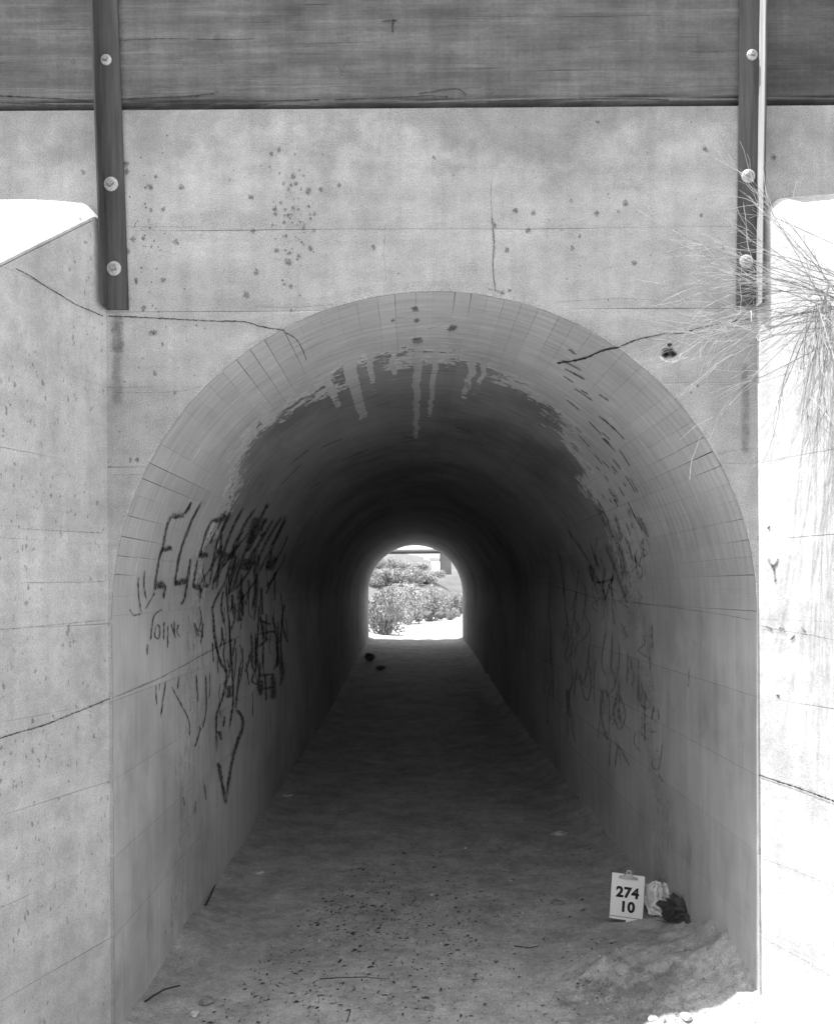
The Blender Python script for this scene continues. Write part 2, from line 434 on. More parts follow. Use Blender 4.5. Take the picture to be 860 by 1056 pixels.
# ------------------------------------------------------------------ headwall
def arch_z(x):
    return ZS + math.sqrt(max(0.0, RAD * RAD - x * x)) if abs(x) < RAD else -1e9
head = empty('headwall', (0, 0, 0), 'cracked grey concrete headwall with the arched tunnel opening', 'headwall')
XO = 7.0
base_cols = [RAD * math.cos(R_(a)) for a in [k * 1.5 for k in range(0, 121)]] + [-XO + .25 * i for i in range(int((XO - RAD) / .25) + 1)] + [XO - .25 * i for i in range(int((XO - RAD) / .25) + 1)]
def edge_wob(x, z): return .0035 * nz(x * 9, z * 9, 4) + .003 * nz(x * 31, z * 31, 8)
def head_piece(z0, z1, side, name='concrete_lift'):
    zj0, zj1 = z0, z1; z1 -= .0002
    xs = set(base_cols)
    for z in (z0, z1):
        if ZS < z < ZS + RAD:
            q = math.sqrt(RAD * RAD - (z - ZS) ** 2); xs.add(q + 1e-5); xs.add(-q - 1e-5)
    xs = sorted(xs)
    full = z1 > ZS + RAD
    if full: sel = xs
    else: sel = [x for x in xs if (x * side > 0 and arch_z(x) <= z1 - 1e-6)]
    if z1 <= ZS: sel = [x for x in xs if x * side >= RAD - 1e-6]
    sel = sorted(set(sel)); nv = 7
    pts = []
    for x in sel:
        zb = max(z0, arch_z(x))
        onarch = zb > z0 + 1e-6 or abs(abs(x) - RAD) < 2e-3
        for j in range(nv):
            zt_ = z1 + wob(x, zj1) - opn(x, zj1) if zj1 < HT - .01 else z1
            zb_ = zb + (wob(x, zj0) + opn(x, zj0) if zb <= z0 + 1e-6 else 0)
            if zt_ < zb_: zt_ = zb_
            z = zb_ + (zt_ - zb_) * j / (nv - 1)
            yy = .0012 * nz(x * 3, z * 3, 2)
            if j == 0 and onarch: yy += .002 + abs(edge_wob(x, z)) * 1.4
            if j == 0 and not onarch: yy += opn(x, zj0)
            if j == nv - 1: yy += opn(x, zj1)
            pts.append(Vector((x + (edge_wob(x, z) * side if onarch and j == 0 else 0), yy, z + (edge_wob(z, x) if onarch and j == 0 else 0))))
    v, f = slab(pts, len(sel), nv, Vector((0, .012, 0)))
    return mesh(name, v, f, M['headwall'], head)
for a, b in zip(JOINTS[:-1], JOINTS[1:]):
    if b > ZS + RAD: head_piece(a, b, 1)
    else:
        head_piece(a, b, -1); head_piece(a, b, 1)
# core behind the lifts
cs = [RAD + .012 for _ in range(1)]
bm = bmesh.new()
prof = [(-RAD - .015, -.35)] + [((RAD + .015) * math.cos(R_(180 - 3 * i)), ZS + (RAD + .015) * math.sin(R_(180 - 3 * i))) for i in range(61)] + [(RAD + .015, -.35)]
outer = [(-XO, -.35)] + [(max(-XO, min(XO, 30 * math.cos(R_(180 - 3 * i)))), -.35 + (HT - .01 + .35) * min(1.0, math.sin(R_(180 - 3 * i)) * 6)) for i in range(61)] + [(XO, -.35)]
vs, fs = [], []
for Yc in (.0245, .45):
    for (a, b), (c, d) in zip(prof, outer): vs += [(a, Yc, b), (c, Yc, d)]
n = len(prof) * 2
for i in range(len(prof) - 1):
    a = 2 * i; fs += [(a, a + 2, a + 3, a + 1), (n + a, n + a + 1, n + a + 3, n + a + 2), (a + 1, a + 3, n + a + 3, n + a + 1)]
mesh('wall_core', vs, fs, M['core'], head)
# far headwall
vs, fs = [], []
for Yc in (LEN + .02, LEN + .45):
    for (a, b), (c, d) in zip(prof, outer): vs += [(a, Yc, b), (c, Yc, d + .6)]
for i in range(len(prof) - 1):
    a = 2 * i; fs += [(a, a + 2, a + 3, a + 1), (n + a, n + a + 1, n + a + 3, n + a + 2), (a + 1, a + 3, n + a + 3, n + a + 1), (a, n + a, n + a + 2, a + 2)]
fh = mesh('far_headwall', vs, fs, M['headwall'])
tag(fh, 'sunlit concrete rim around the far mouth of the tunnel', 'headwall')

# ------------------------------------------------------------------ wing walls
def wing(side, mat, label):
    root = empty('wing_wall', (side * WXS[side], 0, 0), label, 'wing wall')
    d = Vector((side * math.sin(FLARE), -math.cos(FLARE), 0)); nrm = Vector((side * math.cos(FLARE), math.sin(FLARE), 0))   # pointing into the fill
    L = 6.9
    def top(t): return WTOP - SLOPE * t * math.cos(FLARE)
    ch = .11
    def tpz(t): return top(t) - .085 * max(0, 1 - t / .09)
    P0 = Vector((0, 0, 0))
    for a, b in zip(JOINTS[:-1], [j for j in JOINTS[1:-1]] + [WTOP]):
        a2, b2 = a, b - .0001
        if a2 >= WTOP - ch - .03: continue
        tmax = min(L, (WTOP - ch - .004 - a2) / (SLOPE * math.cos(FLARE)))
        tb = (WTOP - ch - .004 - b2) / (SLOPE * math.cos(FLARE))
        ts = sorted(set([tmax * i / 40 for i in range(41)] + ([tb] if 0 < tb < tmax else [])))
        nv = 6; pts = []
        for t in ts:
            lim = tpz(t) - ch - .004
            zt = max(a2 + .0005, min(b2, lim)); free = b2 <= lim + 1e-6
            for j in range(nv):
                za = a2 + wob(t + side * 9, a) + opn(t + side * 9, a); zc = zt + (wob(t + side * 9, b) - opn(t + side * 9, b) if free else 0)
                if zc < za: zc = za
                z = za + (zc - za) * j / (nv - 1)
                off = (opn(t + side * 9, a) if j == 0 else opn(t + side * 9, b) if (j == nv - 1 and free) else 0) + .0015 * nz(t * 3, z * 3, side)
                pts.append(P0 + Vector((0, 0, z)) + d * t + nrm * off)
        v, f = slab(pts, len(ts), nv, nrm * .3)
        mesh('concrete_lift', v, f, mat, root)
    ts = [L * (i / 120) ** 1.3 for i in range(121)]; pts = []
    for t in ts:
        tp = tpz(t)
        if tp < -.2: tp = -.2
        e1 = .008 * fbm(t * 7, 1.3, side); e2 = .012 * fbm(t * 11, 4.1, side)
        for off, z in ((.0015, tp - ch), (.001 + abs(e1) * .4, tp - ch * .86), (.02 + abs(e1), tp - ch * .60 + e1), (.06 + e2, tp - ch * .22 + e2), (.10, tp - .004 + e2 * .4), (.14, tp)):
            pts.append(Vector((0, 0, z)) + d * t + nrm * off)
    v, f = slab(pts, len(ts), 6, nrm * .16)
    mesh('coping', v, f, mat, root)
    # core
    pts = []
    for t in (0, L):
        for z in (-.35, top(t) - ch - .02): pts.append(Vector((side * WXS[side], 0, z)) + d * t + nrm * .04 - root.location)
    v, f = slab(pts, 2, 2, nrm * .24)
    mesh('wall_core', v, f, M['core'], root)
    return root
WL = wing(-1, M['wing_l'], 'shaded grey concrete wing wall with dark flecks left of the arch')
WR = wing(1, M['wing_r'], 'white sunlit concrete wing wall right of the arch')

# ------------------------------------------------------------------ barrel
barrel = empty('tunnel_barrel', (0, 0, 0), 'long board-marked concrete barrel vault with graffiti on its side walls', 'tunnel')
def patch(name, s0, s1, Y0, Y1, off, ns, ny=2, parent=barrel, th=.05, g=(0, 0)):
    pts, uv, outp = [], [], []
    for i in range(ns + 1):
        for j in range(ny):
            w_ = j / (ny - 1); gg = g[0] * (1 - w_) + g[1] * w_
            s = (s0 + gg) + (s1 - s0 - 2 * gg) * i / ns
            Y = Y0 + (Y1 - Y0) * w_
            pts.append(bar(s, Y, off)); uv.append((s, Y)); outp.append(bar(s, Y, -th))
    v, f = slab(pts, ns + 1, ny, Vector((0, 0, 0)))
    v = pts + outp
    return mesh(name, v, f, M['barrel'], parent, uv + uv)
random.seed(11)
s = 0.0; edges = [0.0]
while s < HALF - .14:
    s += random.choice([.095, .1, .105, .11, .125]); edges.append(s)
edges[-1] = HALF
far_v, far_f, far_uv = [], [], []
for a, b in zip(edges[:-1], edges[1:]):
    g = random.choice([.0002, .0003, .0005, .0010, .0018, .003])
    l1 = random.uniform(.4, 2.0)
    for k, (y0, y1) in enumerate(((.0085, l1), (l1 + .002, 7.0))):
        patch('formwork_board', a, b, y0, y1, random.uniform(-.0016, -.0003) if k == 0 else random.uniform(-.002, .002), 3, g=(g, .0001) if k == 0 else (.0001, random.choice([.0002, .0012])))
# side walls: lifts
zl = [j for j in JOINTS if j < ZS]
zl[-1] = 2.405
lev = zl[1:-1]
for side in (0, 1):
    hs = [-.35 - ZS] + [z - ZS for z in lev] + [0.0]
    for a, b in zip(hs[:-1], hs[1:]):
        cuts = [.0085, random.uniform(1.9, 2.6), 7.0]
        for y0, y1 in zip(cuts[:-1], cuts[1:]):
            g = random.uniform(.0003, .0012); o = random.uniform(-.0012, -.0003)
            if side == 0: patch('wall_lift', a + g, b - g, y0 + .0004, y1 - .0004, o, 4)
            else: patch('wall_lift', HALF - b + g, HALF - a - g, y0 + .0004, y1 - .0004, o, 4)
# beyond seven metres: joined
sl = [-.35 - ZS] + [z - ZS for z in lev] + edges + [HALF + ZS - z for z in reversed(lev)] + [HALF + ZS + .35]
v, f, uv = [], [], []
for a, b in zip(sl[:-1], sl[1:]):
    yc = 7.002
    while yc < LEN:
        y1 = min(LEN, yc + random.uniform(3, 5)); o = random.uniform(-.003, .003)
        k0 = len(v)
        for ss in (a + .0015, (a + b) / 2, b - .0015):
            for yy in (yc, y1 - .003): v.append(bar(ss, yy, o)); uv.append((ss, yy))
        f += [(k0, k0 + 2, k0 + 3, k0 + 1), (k0 + 2, k0 + 4, k0 + 5, k0 + 3)]
        yc = y1
tag(mesh('far_formwork_boards', v, f, M['barrel'], barrel, uv), None, kind='stuff')
# outer shell
v, f = [], []
ss = [-.35 - ZS + (HALF + 2 * (ZS + .35)) * i / 60 for i in range(61)]
for q in ss:
    for yy in (.07, LEN): v.append(bar(q, yy, -.055))
for i in range(60): f.append((2 * i, 2 * i + 1, 2 * i + 3, 2 * i + 2))
mesh('vault_shell', v, f, M['core'], barrel)

# ------------------------------------------------------------------ marks lying on the surfaces
def smooth_line(pts, n=5):
    if len(pts) < 3:
        return [tuple(pts[0][k] + (pts[1][k] - pts[0][k]) * i / n for k in range(len(pts[0]))) for i in range(n + 1)] if len(pts) == 2 else pts
    out = []; P = [pts[0]] + list(pts) + [pts[-1]]
    for i in range(1, len(P) - 2):
        for q in range(n):
            t = q / n
            out.append(tuple(.5 * ((2 * P[i][k]) + (P[i + 1][k] - P[i - 1][k]) * t + (2 * P[i - 1][k] - 5 * P[i][k] + 4 * P[i + 1][k] - P[i + 2][k]) * t * t + (-P[i - 1][k] + 3 * P[i][k] - 3 * P[i + 1][k] + P[i + 2][k]) * t ** 3) for k in range(len(P[0]))))
    out.append(tuple(pts[-1]))
    return out
def ribbon2(lines, place, width, jit=0.0, taper=False):
    """ribbons in a surface's own 2-D coordinates"""
    v, f, uv = [], [], []
    for ln in lines:
        wd = width
        if isinstance(ln, tuple): ln, wd = ln
        L = smooth_line(ln)
        if jit: L = [(a + random.uniform(-jit, jit), b + random.uniform(-jit, jit)) for a, b in L]
        k0 = len(v); m = len(L)
        for i, (a, b) in enumerate(L):
            p, q = L[max(0, i - 1)], L[min(m - 1, i + 1)]
            dx, dy = q[0] - p[0], q[1] - p[1]; dl = math.hypot(dx, dy) or 1
            ww = wd * (.5 + .0) * (random.uniform(.55, 1.3) if taper else (.82 + .3 * nz(a * .11 + b * .07, b * .13, wd)) * (.75 if i in (0, m - 1) else 1))
            if taper and (i == 0 or i == m - 1): ww *= .3
            nx_, ny_ = -dy / dl * ww, dx / dl * ww
            v += [place(a + nx_, b + ny_), place(a - nx_, b - ny_)]; uv += [(0, i / (m - 1)), (1, i / (m - 1))]
            if i: f.append((k0 + 2 * i - 2, k0 + 2 * i, k0 + 2 * i + 1, k0 + 2 * i - 1))
    return v, f, uv
def drop(px, py, inset=.0035):
    p = on_barrel(px, py); return bar(s_of(p), p.y, inset)
def barrel_marks(name, lines, mat, width, label=None, inset=.0035, jit=0.0, taper=False, parent=barrel, each=False):
    sets = [[l] for l in lines] if each else [lines]
    for st in sets:
        v, f, uv = ribbon2(st, lambda a, b: drop(a, b, inset), width, jit, taper)
        o = mesh(name, v, f, M[mat], parent, uv)
        if label: o['label'] = label
def Z(lines, x0, y0, k):        # lengths read off an enlarged view
    out = []
    for ln in lines:
        if isinstance(ln, tuple): out.append(([(x0 + a / k, y0 + b / k) for a, b in ln[0]], ln[1]))
        else: out.append([(x0 + a / k, y0 + b / k) for a, b in ln])
    return out
A = lambda l: Z(l, 130, 490, 4.778)
B = lambda l: Z(l, 150, 640, 5.281)
C = lambda l: Z(l, 560, 500, 3.3)
G = [
 ('graffiti_letter', A([[(322, 128), (305, 165), (285, 195)], ([(285, 196), (255, 203), (225, 200)], 10.2), [(225, 200), (205, 240), (185, 330), (160, 430), (145, 520), (140, 570)],
   ([(175, 368), (228, 358)], 10.2), ([(140, 548), (195, 538)], 12.6), [(193, 540), (186, 610)]]), 'spray', 4.7, 'tall black letter E of the spray paint graffiti'),
 ('graffiti_letter', A([[(372, 128), (330, 210), (290, 310), (262, 400), (245, 500), (240, 552)], ([(240, 533), (300, 520)], 10.2), [(318, 405), (303, 510), (290, 600), (270, 640)]]), 'spray', 4.7, 'black letter L of the spray paint graffiti'),
 ('graffiti_letter', A([([(487, 190), (460, 222), (428, 218)], 10.2), [(430, 215), (400, 270), (375, 350), (360, 410)], ([(360, 395), (405, 392)], 10.2), [(352, 410), (338, 500), (330, 560)],
   ([(330, 548), (372, 556)], 10.2), [(370, 556), (365, 612)], [(408, 540), (385, 552)]]), 'spray', 4.7, 'second black letter E of the spray paint graffiti'),
 ('graffiti_letter', A([[(520, 160), (480, 250), (450, 330), (430, 420), (410, 545)], [(578, 158), (530, 250), (490, 350), (460, 450), (445, 565)], [(515, 185), (472, 280), (466, 400), (450, 480)],
   ([(455, 392), (540, 395)], 12.6), [(642, 158), (580, 250), (540, 350), (510, 450), (490, 520)], [(545, 390), (520, 480), (508, 590)]]), 'spray', 4.9, None),
 ('graffiti_letter', A([[(702, 135), (665, 205), (620, 300), (570, 420), (520, 585)], ([(640, 205), (625, 270), (600, 340)], 12.6), ([(690, 210), (640, 300), (600, 380)], 6.6), [(728, 212), (670, 310), (620, 400), (600, 470)], [(772, 195), (700, 310), (650, 420), (630, 485)],
   [(792, 212), (740, 310), (700, 420), (690, 470)], [(690, 280), (660, 300)], [(575, 440), (640, 430)], ([(740, 400), (700, 470)], 12.6), ([(600, 410), (580, 470)], 12.6)]), 'spray', 5.5, None),
 ('graffiti_figure', A([[(490, 520), (430, 640), (430, 700), (440, 800), (455, 890), (478, 958)], [(490, 520), (500, 640), (510, 760), (515, 860), (520, 956)], ([(562, 560), (562, 640), (555, 725)], 10.2),
   [(600, 510), (606, 570), (585, 645)], [(520, 585), (530, 700)], [(640, 480), (645, 560), (630, 720)], [(575, 575), (575, 700)]]) +
   B([[(368, -10), (375, 100), (400, 200), (440, 295), (425, 400), (390, 500), (385, 560), (388, 720)], [(455, -10), (460, 120), (465, 220), (475, 330), (475, 460), (455, 590)],
   [(515, 250), (500, 380), (490, 480)], ([(490, 480), (525, 525), (525, 590), (490, 690), (465, 800), (440, 975)], 6.6), ([(388, 785), (400, 790), (415, 880), (440, 1005)], 6.6), ([(455, 350), (455, 425)], 10.2),
   [(430, 520), (425, 580)], ([(400, 600), (413, 650)], 6.6), [(490, 100), (470, 200)]]), 'spray', 4.2, 'long looping black line of graffiti ending in a hanging point'),
 ('graffiti_scribble', A([[(90, 468), (88, 540), (100, 612)], [(62, 500), (60, 570), (75, 682)], [(75, 684), (35, 690), (18, 660)], [(142, 575), (95, 662)]]), 'spray_thin', 2.9, None),
 ('graffiti_scribble', A([[(180, 660), (135, 700), (120, 822)], [(150, 740), (140, 790), (160, 805), (165, 750), (150, 735)], [(187, 720), (185, 815)], [(205, 740), (205, 855)], [(220, 730), (245, 805)], [(236, 715), (240, 795)],
   [(258, 735), (250, 770), (262, 800)], [(335, 725), (347, 792)], [(376, 725), (376, 805)], [(345, 760), (378, 775)], [(425, 820), (430, 920)], [(105, 830), (103, 890)]]), 'spray_thin', 2.9, None),
 ('graffiti_scribble', A([[(655, 635), (650, 760), (640, 950)], [(690, 680), (690, 825)], [(665, 720), (715, 735)], [(660, 780), (705, 775)], [(720, 690), (742, 820), (745, 950)], [(703, 800), (650, 850)], [(770, 690), (760, 830)]]) +
   B([[(575, 60), (585, 250)], [(600, 60), (600, 290)], [(640, 0), (640, 260)], [(720, 0), (720, 250)], [(590, 285), (580, 330), (612, 348)], ([(625, 320), (625, 412)], 10.2), [(652, 290), (657, 440)], ([(692, 290), (697, 432)], 10.2),
   [(610, 380), (705, 360)], [(610, 300), (700, 290)], [(735, 100), (745, 300)], [(660, 60), (715, 60)]]), 'spray', 4.4, None),
 ('graffiti_scribble', B([[(275, 295), (286, 445)], [(326, 290), (331, 480), (310, 592)], [(180, 308), (174, 378)], [(140, 358), (190, 450), (235, 545), (240, 632)], [(292, 575), (297, 600), (266, 695)], [(75, 340), (75, 385)],
   [(365, 120), (370, 230)], [(110, 330), (100, 400), (83, 530)], [(55, 350), (60, 460)], [(270, 10), (290, 90)], [(315, 10), (300, 130)], [(320, 890), (330, 980)], [(205, 960), (212, 1010)], [(275, 980), (270, 1050)]]), 'spray_thin', 2.9, None),
 ('graffiti_scribble', C([[(80, 150), (150, 250), (190, 330), (217, 388)], [(160, 195), (190, 292)], [(210, 198), (250, 300), (287, 402)], [(150, 270), (192, 380)], [(240, 308), (210, 392)], [(160, 270), (180, 330), (240, 320)]]), 'spray_worn', 4.2, None),
 ('graffiti_scribble', C([[(215, 490), (200, 600), (215, 652)], [(237, 498), (230, 650)], [(205, 690), (198, 780), (215, 855)], [(256, 708), (240, 770), (260, 832), (281, 780), (256, 708)], ([(255, 760), (265, 812)], 6.6),
   [(232, 850), (225, 960)], [(256, 868), (245, 962)], [(255, 880), (297, 962)], [(160, 610), (162, 700), (145, 732), (122, 635)], [(78, 688), (90, 792)], [(115, 620), (105, 720)], ([(210, 840), (222, 870)], 6.6)]), 'spray_worn', 3.4, None),
 ('graffiti_scribble', C([[(377, 750), (370, 802)], [(365, 840), (387, 840)], [(392, 760), (395, 800)], [(407, 876), (395, 962), (375, 962), (370, 938)], [(395, 985), (407, 1012)], [(325, 590), (325, 742)], [(346, 700), (346, 885)], [(310, 230), (325, 322)],
   [(265, 470), (292, 524)], [(290, 560), (285, 682)], [(372, 470), (372, 560)], [(497, 620), (495, 690)], [(362, 580), (365, 630)]]), 'spray_worn', 2.9, None),
 ('graffiti_scribble', C([([(182, 62), (235, 160), (265, 230), (280, 322)], 12.6), ([(245, 100), (268, 190)], 6.6), ([(330, 110), (360, 180)], 6.6), ([(222, 10), (255, 60)], 6.6), ([(290, 80), (300, 110)], 6.6)]), 'spray_worn', 7.8, None),
]
random.seed(3)
for nm, lines, mt, wd, lb in G: barrel_marks(nm, lines, mt, wd, lb, each=nm != 'graffiti_letter')
random.seed(5)
barrel_marks('graffiti_scribble', [[(x0 + random.uniform(-3, 3), y0), (x0 + random.uniform(-3, 3), y0 + random.uniform(10, 30)), (x0 + random.uniform(-5, 5), y0 + random.uniform(30, 55))]
    for x0, y0 in [(580 + random.uniform(-12, 60), random.uniform(560, 720)) for _ in range(26)]], 'spray_pale', 2.0, each=True)
barrel_marks('graffiti_scribble', [[(x0, y0), (x0 + random.uniform(-2, 3), y0 + random.uniform(8, 20)), (x0 + random.uniform(-4, 4), y0 + random.uniform(20, 38))]
    for x0, y0 in [(random.uniform(205, 300), random.uniform(560, 720)) for _ in range(26)]], 'spray_thin', 1.8, each=True)
random.seed(17)
for _ in range(46):      # the crowded tag further in
    x0, y0 = random.uniform(228, 300), random.uniform(515, 690)
    lean = -.55 if y0 < 590 else 0.0
    l_ = random.uniform(14, 42)
    barrel_marks('graffiti_scribble', [[(x0, y0), (x0 + lean * l_ * .5 + random.uniform(-3, 3), y0 + l_ * .5), (x0 + lean * l_ + random.uniform(-5, 5), y0 + l_)]], 'spray', random.uniform(2.0, 4.5))
for _ in range(40):      # tangled lines on the right wall
    x0, y0 = random.uniform(585, 668), random.uniform(545, 770)
    l_ = random.uniform(12, 40)
    barrel_marks('graffiti_scribble', [[(x0, y0), (x0 + random.uniform(-5, 6), y0 + l_ * .4), (x0 + random.uniform(-6, 6), y0 + l_ * .7), (x0 + random.uniform(-7, 7), y0 + l_)]], 'spray_pale', random.uniform(1.3, 2.4))
# lime smears on the bare vault, dark pockmarks in the pale skin
def crack_on_barrel(pts, wd=.007, mat='crack'):
    barrel_marks('crack', [pts], mat, wd * 190, None, .003, .3, True)
crack_on_barrel([(292, 342), (304, 348), (312, 360), (316, 372)], .006)
crack_on_barrel([(640, 357), (622, 361), (606, 368), (590, 372), (574, 374)], .016)
crack_on_barrel([(115, 720), (140, 710), (165, 699), (190, 686), (215, 672), (250, 655)], .010, 'hair_crack')
crack_on_barrel([(560, 600), (610, 615), (660, 622), (720, 630), (780, 640)], .006, 'hair_crack')
crack_on_barrel([(590, 560), (586, 540), (578, 520)], .006, 'hair_crack')
v = []
dash = []
random.seed(21)
for _ in range(34):
    px = random.uniform(575, 668); t = (px - 575) / 93
    base = 372 + 185 * t ** 1.25
    py = base + random.gauss(0, 14)
    p = on_barrel(px, py); a, b = s_of(p), p.y
    dash.append([(a, b), (a + random.uniform(.03, .17), b + random.uniform(-.04, .04))])
for _ in range(10):
    px = random.uniform(585, 640); py = 470 + (px - 600) * 1.3 + random.gauss(0, 16)
    p = on_barrel(px, py); a, b = s_of(p), p.y
    dash.append([(a, b), (a + random.uniform(.04, .10), b + random.uniform(-.02, .02))])
vv, ff, uu = ribbon2(dash, lambda a, b: bar(a, b, .003), .06, 0, False)
tag(mesh('bare_dashes', vv, ff, M['bare'], barrel, uu), None, kind='stuff')
lime = []
for px, py in [(365, 470), (352, 476), (440, 472), (445, 476), (300, 478), (330, 462), (470, 440), (500, 455), (415, 450), (290, 500), (318, 505)]:
    p = on_barrel(px, py); a, b = s_of(p), p.y
    lime.append([(a, b), (a + random.uniform(.12, .3), b + random.uniform(-.1, .2))])
vv, ff, uu = ribbon2(lime, lambda a, b: bar(a, b, .003), .10)
tag(mesh('lime_smears', vv, ff, M['spray_pale'], barrel, uu), None, kind='stuff')

def head_cracks(lines, wd, mat, jit=.0018):
    q = []
    if len(lines) > 1:
        return [head_cracks([l], wd, mat, jit) for l in lines]
    for ln in lines:
        # resample with jitter so that it wanders
        L = smooth_line([(at_y(a, b, 0).x, at_y(a, b, 0).z) for a, b in ln], 4)
        q.append(L)
    vv, ff, uu = ribbon2(q, lambda a, b: Vector((a, -.0035, b)), wd * .8, jit, True)
    return mesh('crack', vv, ff, M[mat], head, uu)
random.seed(9)
head_cracks([[(112, 326), (160, 328), (215, 331), (252, 332), (270, 337), (294, 341)]], .011, 'crack')
head_cracks([[(640, 357), (655, 351), (672, 347), (688, 344), (706, 343), (722, 338), (746, 333), (772, 329)]], .014, 'crack')
head_cracks([[(508, 178), (506, 200), (508, 230), (510, 255), (508, 278), (511, 300)]], .008, 'hair_crack')
head_cracks([[(507, 225), (509, 250), (508, 275), (511, 301)]], .008, 'crack')
head_cracks([[(398, 230), (396, 262), (399, 290)], [(440, 340), (470, 330)], [(262, 316), (300, 317), (345, 314)], [(570, 312), (640, 308), (690, 312)]], .005, 'hair_crack')
head_cracks([[(115, 405), (150, 405), (190, 403), (212, 397)], [(116, 490), (150, 489)], [(740, 468), (760, 464), (781, 462)], [(126, 234), (210, 234)], [(700, 397), (780, 397)]], .005, 'hair_crack')
head_cracks([[(503, 298), (511, 300), (521, 304)]], .010, 'hair_crack', .003)

def blobs(pts, place, mat, name, parent, sy=1.0, kind='stuff'):
    v, f, uv = [], [], []
    for a, b, r in pts:
        m = 9; k0 = len(v); v.append(place(a, b)); uv.append((.5, 0))
        ph = random.random() * 9
        for i in range(m):
            t = 2 * math.pi * i / m; rr = r * random.uniform(.6, 1.25)
            v.append(place(a + rr * math.cos(t), b + rr * sy * math.sin(t))); uv.append((.86, 0))
        for i in range(m): f.append((k0, k0 + 1 + i, k0 + 1 + (i + 1) % m))
    return tag(mesh(name, v, f, M[mat], parent, uv), None, kind=kind)
sp = []
for a, b in [(262, 355), (262, 340), (375, 386), (312, 433), (337, 432), (635, 395), (662, 392), (648, 442), (523, 477), (570, 517), (595, 540), (508, 608), (265, 520), (275, 493), (296, 492), (700, 383), (640, 513), (297, 637), (313, 687), (575, 310), (560, 318),
             (322, 365), (310, 385), (518, 407), (530, 562), (600, 590), (172, 355), (770, 510), (363, 500), (610, 380), (606, 365), (568, 432), (338, 577), (282, 580)]:
    sp.append((a / 2, b / 2, random.uniform(2.2, 4.2)))
for a, b in [(430, 420), (415, 438), (240, 440), (185, 515), (320, 512), (585, 445), (630, 510), (593, 308), (735, 325), (335, 487), (447, 543), (203, 434), (318, 415), (230, 475), (160, 465), (190, 600), (175, 603), (370, 440), (372, 252), (35, 325)]:
    sp.append((430 + a / 2, b / 2, random.uniform(2, 3.6)))
for a, b in [(160, 385), (168, 355), (160, 343), (135, 475), (142, 474), (360, 402), (181, 405), (573, 405), (719, 398), (712, 405)]: sp.append((a, b, random.uniform(1.8, 3)))
for _ in range(70): sp.append((random.gauss(302, 9), random.gauss(225, 40), random.uniform(.7, 2.2)))
for _ in range(40): sp.append((random.gauss(150, 14), random.gauss(250, 50), random.uniform(.6, 1.6)))
for _ in range(60): sp.append((random.uniform(125, 760), random.uniform(125, 310), random.uniform(.5, 1.3)))
for _ in range(30): sp.append((random.uniform(115, 240), random.uniform(330, 480), random.uniform(.5, 1.3)))
hp = []
for a, b, r in sp:
    p = at_y(a, b, 0); q = (abs(p.x) >= RAD or p.z > arch_z(p.x) + .03)
    if q: hp.append((p.x, p.z, r / 182))
blobs(hp, lambda a, b: Vector((a, -.003, b)), 'spot', 'stain_spots', head, 1.15)
# crown rosettes on the vault soffit
cr = []
for px, py, r in [(428, 318, .05), (430, 330, .04), (467, 338, .06), (430, 350, .07), (405, 330, .03)]:
    p = on_barrel(px, py); cr.append((s_of(p), p.y, r * .6))
blobs(cr, lambda a, b: bar(a, b, .003), 'spot', 'stain_spots', barrel, 2.5)
# spalled triangular pocket with a pale rim on the right of the arch
p = at_y(690, 362, 0)
vv, ff, uu = ribbon2([[(p.x - .06, p.z - .02), (p.x - .03, p.z - .055), (p.x + .03, p.z - .06), (p.x + .065, p.z - .02)]], lambda a, b: Vector((a, -.004, b)), .022)
mesh('spall_rim', vv, ff, M['lime'], head, uu)
blobs([(p.x, p.z - .005, .042), (p.x - .02, p.z - .02, .025), (p.x + .022, p.z - .02, .022), (p.x, p.z + .035, .015)], lambda a, b: Vector((a, -.0045, b)), 'crack', 'spall_pocket', head, 1.0, None)
# rust runs below the posts
for x0, z0, x1, z1, wd in [(122, 322, 121, 420, .10), (768, 375, 768, 470, .07), (120, 330, 121, 365, .13)]:
    a, b = at_y(x0, z0, 0), at_y(x1, z1, 0)
    vv, ff, uu = ribbon2([[(a.x, a.z), ((a.x + b.x) / 2, (a.z + b.z) / 2), (b.x, b.z)]], lambda q, r: Vector((q, -.0028, r)), wd)
    mesh('rust_run', vv, ff, M['streak'], head, uu)

def wing_marks(lines, side, wd, mat, root, name='crack', taper=True, jit=.0015):
    d = Vector((side * math.sin(FLARE), -math.cos(FLARE), 0)); nrm = Vector((-side * math.cos(FLARE), -math.sin(FLARE), 0))
    q = []
    if len(lines) > 1:
        return [wing_marks([l], side, wd, mat, root, name, taper, jit) for l in lines]
    for ln in lines:
        L = []
        for a, b in ln:
            p = on_wing(a, b, side); L.append(((p - Vector((side * WXS[side], 0, 0))).dot(d), p.z))
        q.append(smooth_line(L, 4))
    vv, ff, uu = ribbon2(q, lambda t, z: d * t + Vector((0, 0, z)) + nrm * .004, wd, jit, taper)
    return mesh(name, vv, ff, M[mat], root, uu)
wing_marks([[(16, 277), (30, 284), (48, 296), (62, 304), (78, 314), (92, 320), (106, 326)]], -1, .008, 'crack', WL)
wing_marks([[(-6, 763), (20, 755), (45, 748), (70, 738), (95, 728), (116, 719)]], -1, .008, 'crack', WL)
wing_marks([[(-5, 650), (40, 646), (80, 642), (112, 639)], [(20, 545), (70, 548), (110, 550)], [(20, 601), (110, 600)]], -1, .006, 'hair_crack', WL)
wing_marks([[(783, 645), (805, 650), (830, 654), (862, 660)]], 1, .008, 'hair_crack', WR)
wing_marks([[(783, 799), (800, 805), (830, 815), (862, 827)]], 1, .012, 'crack', WR)
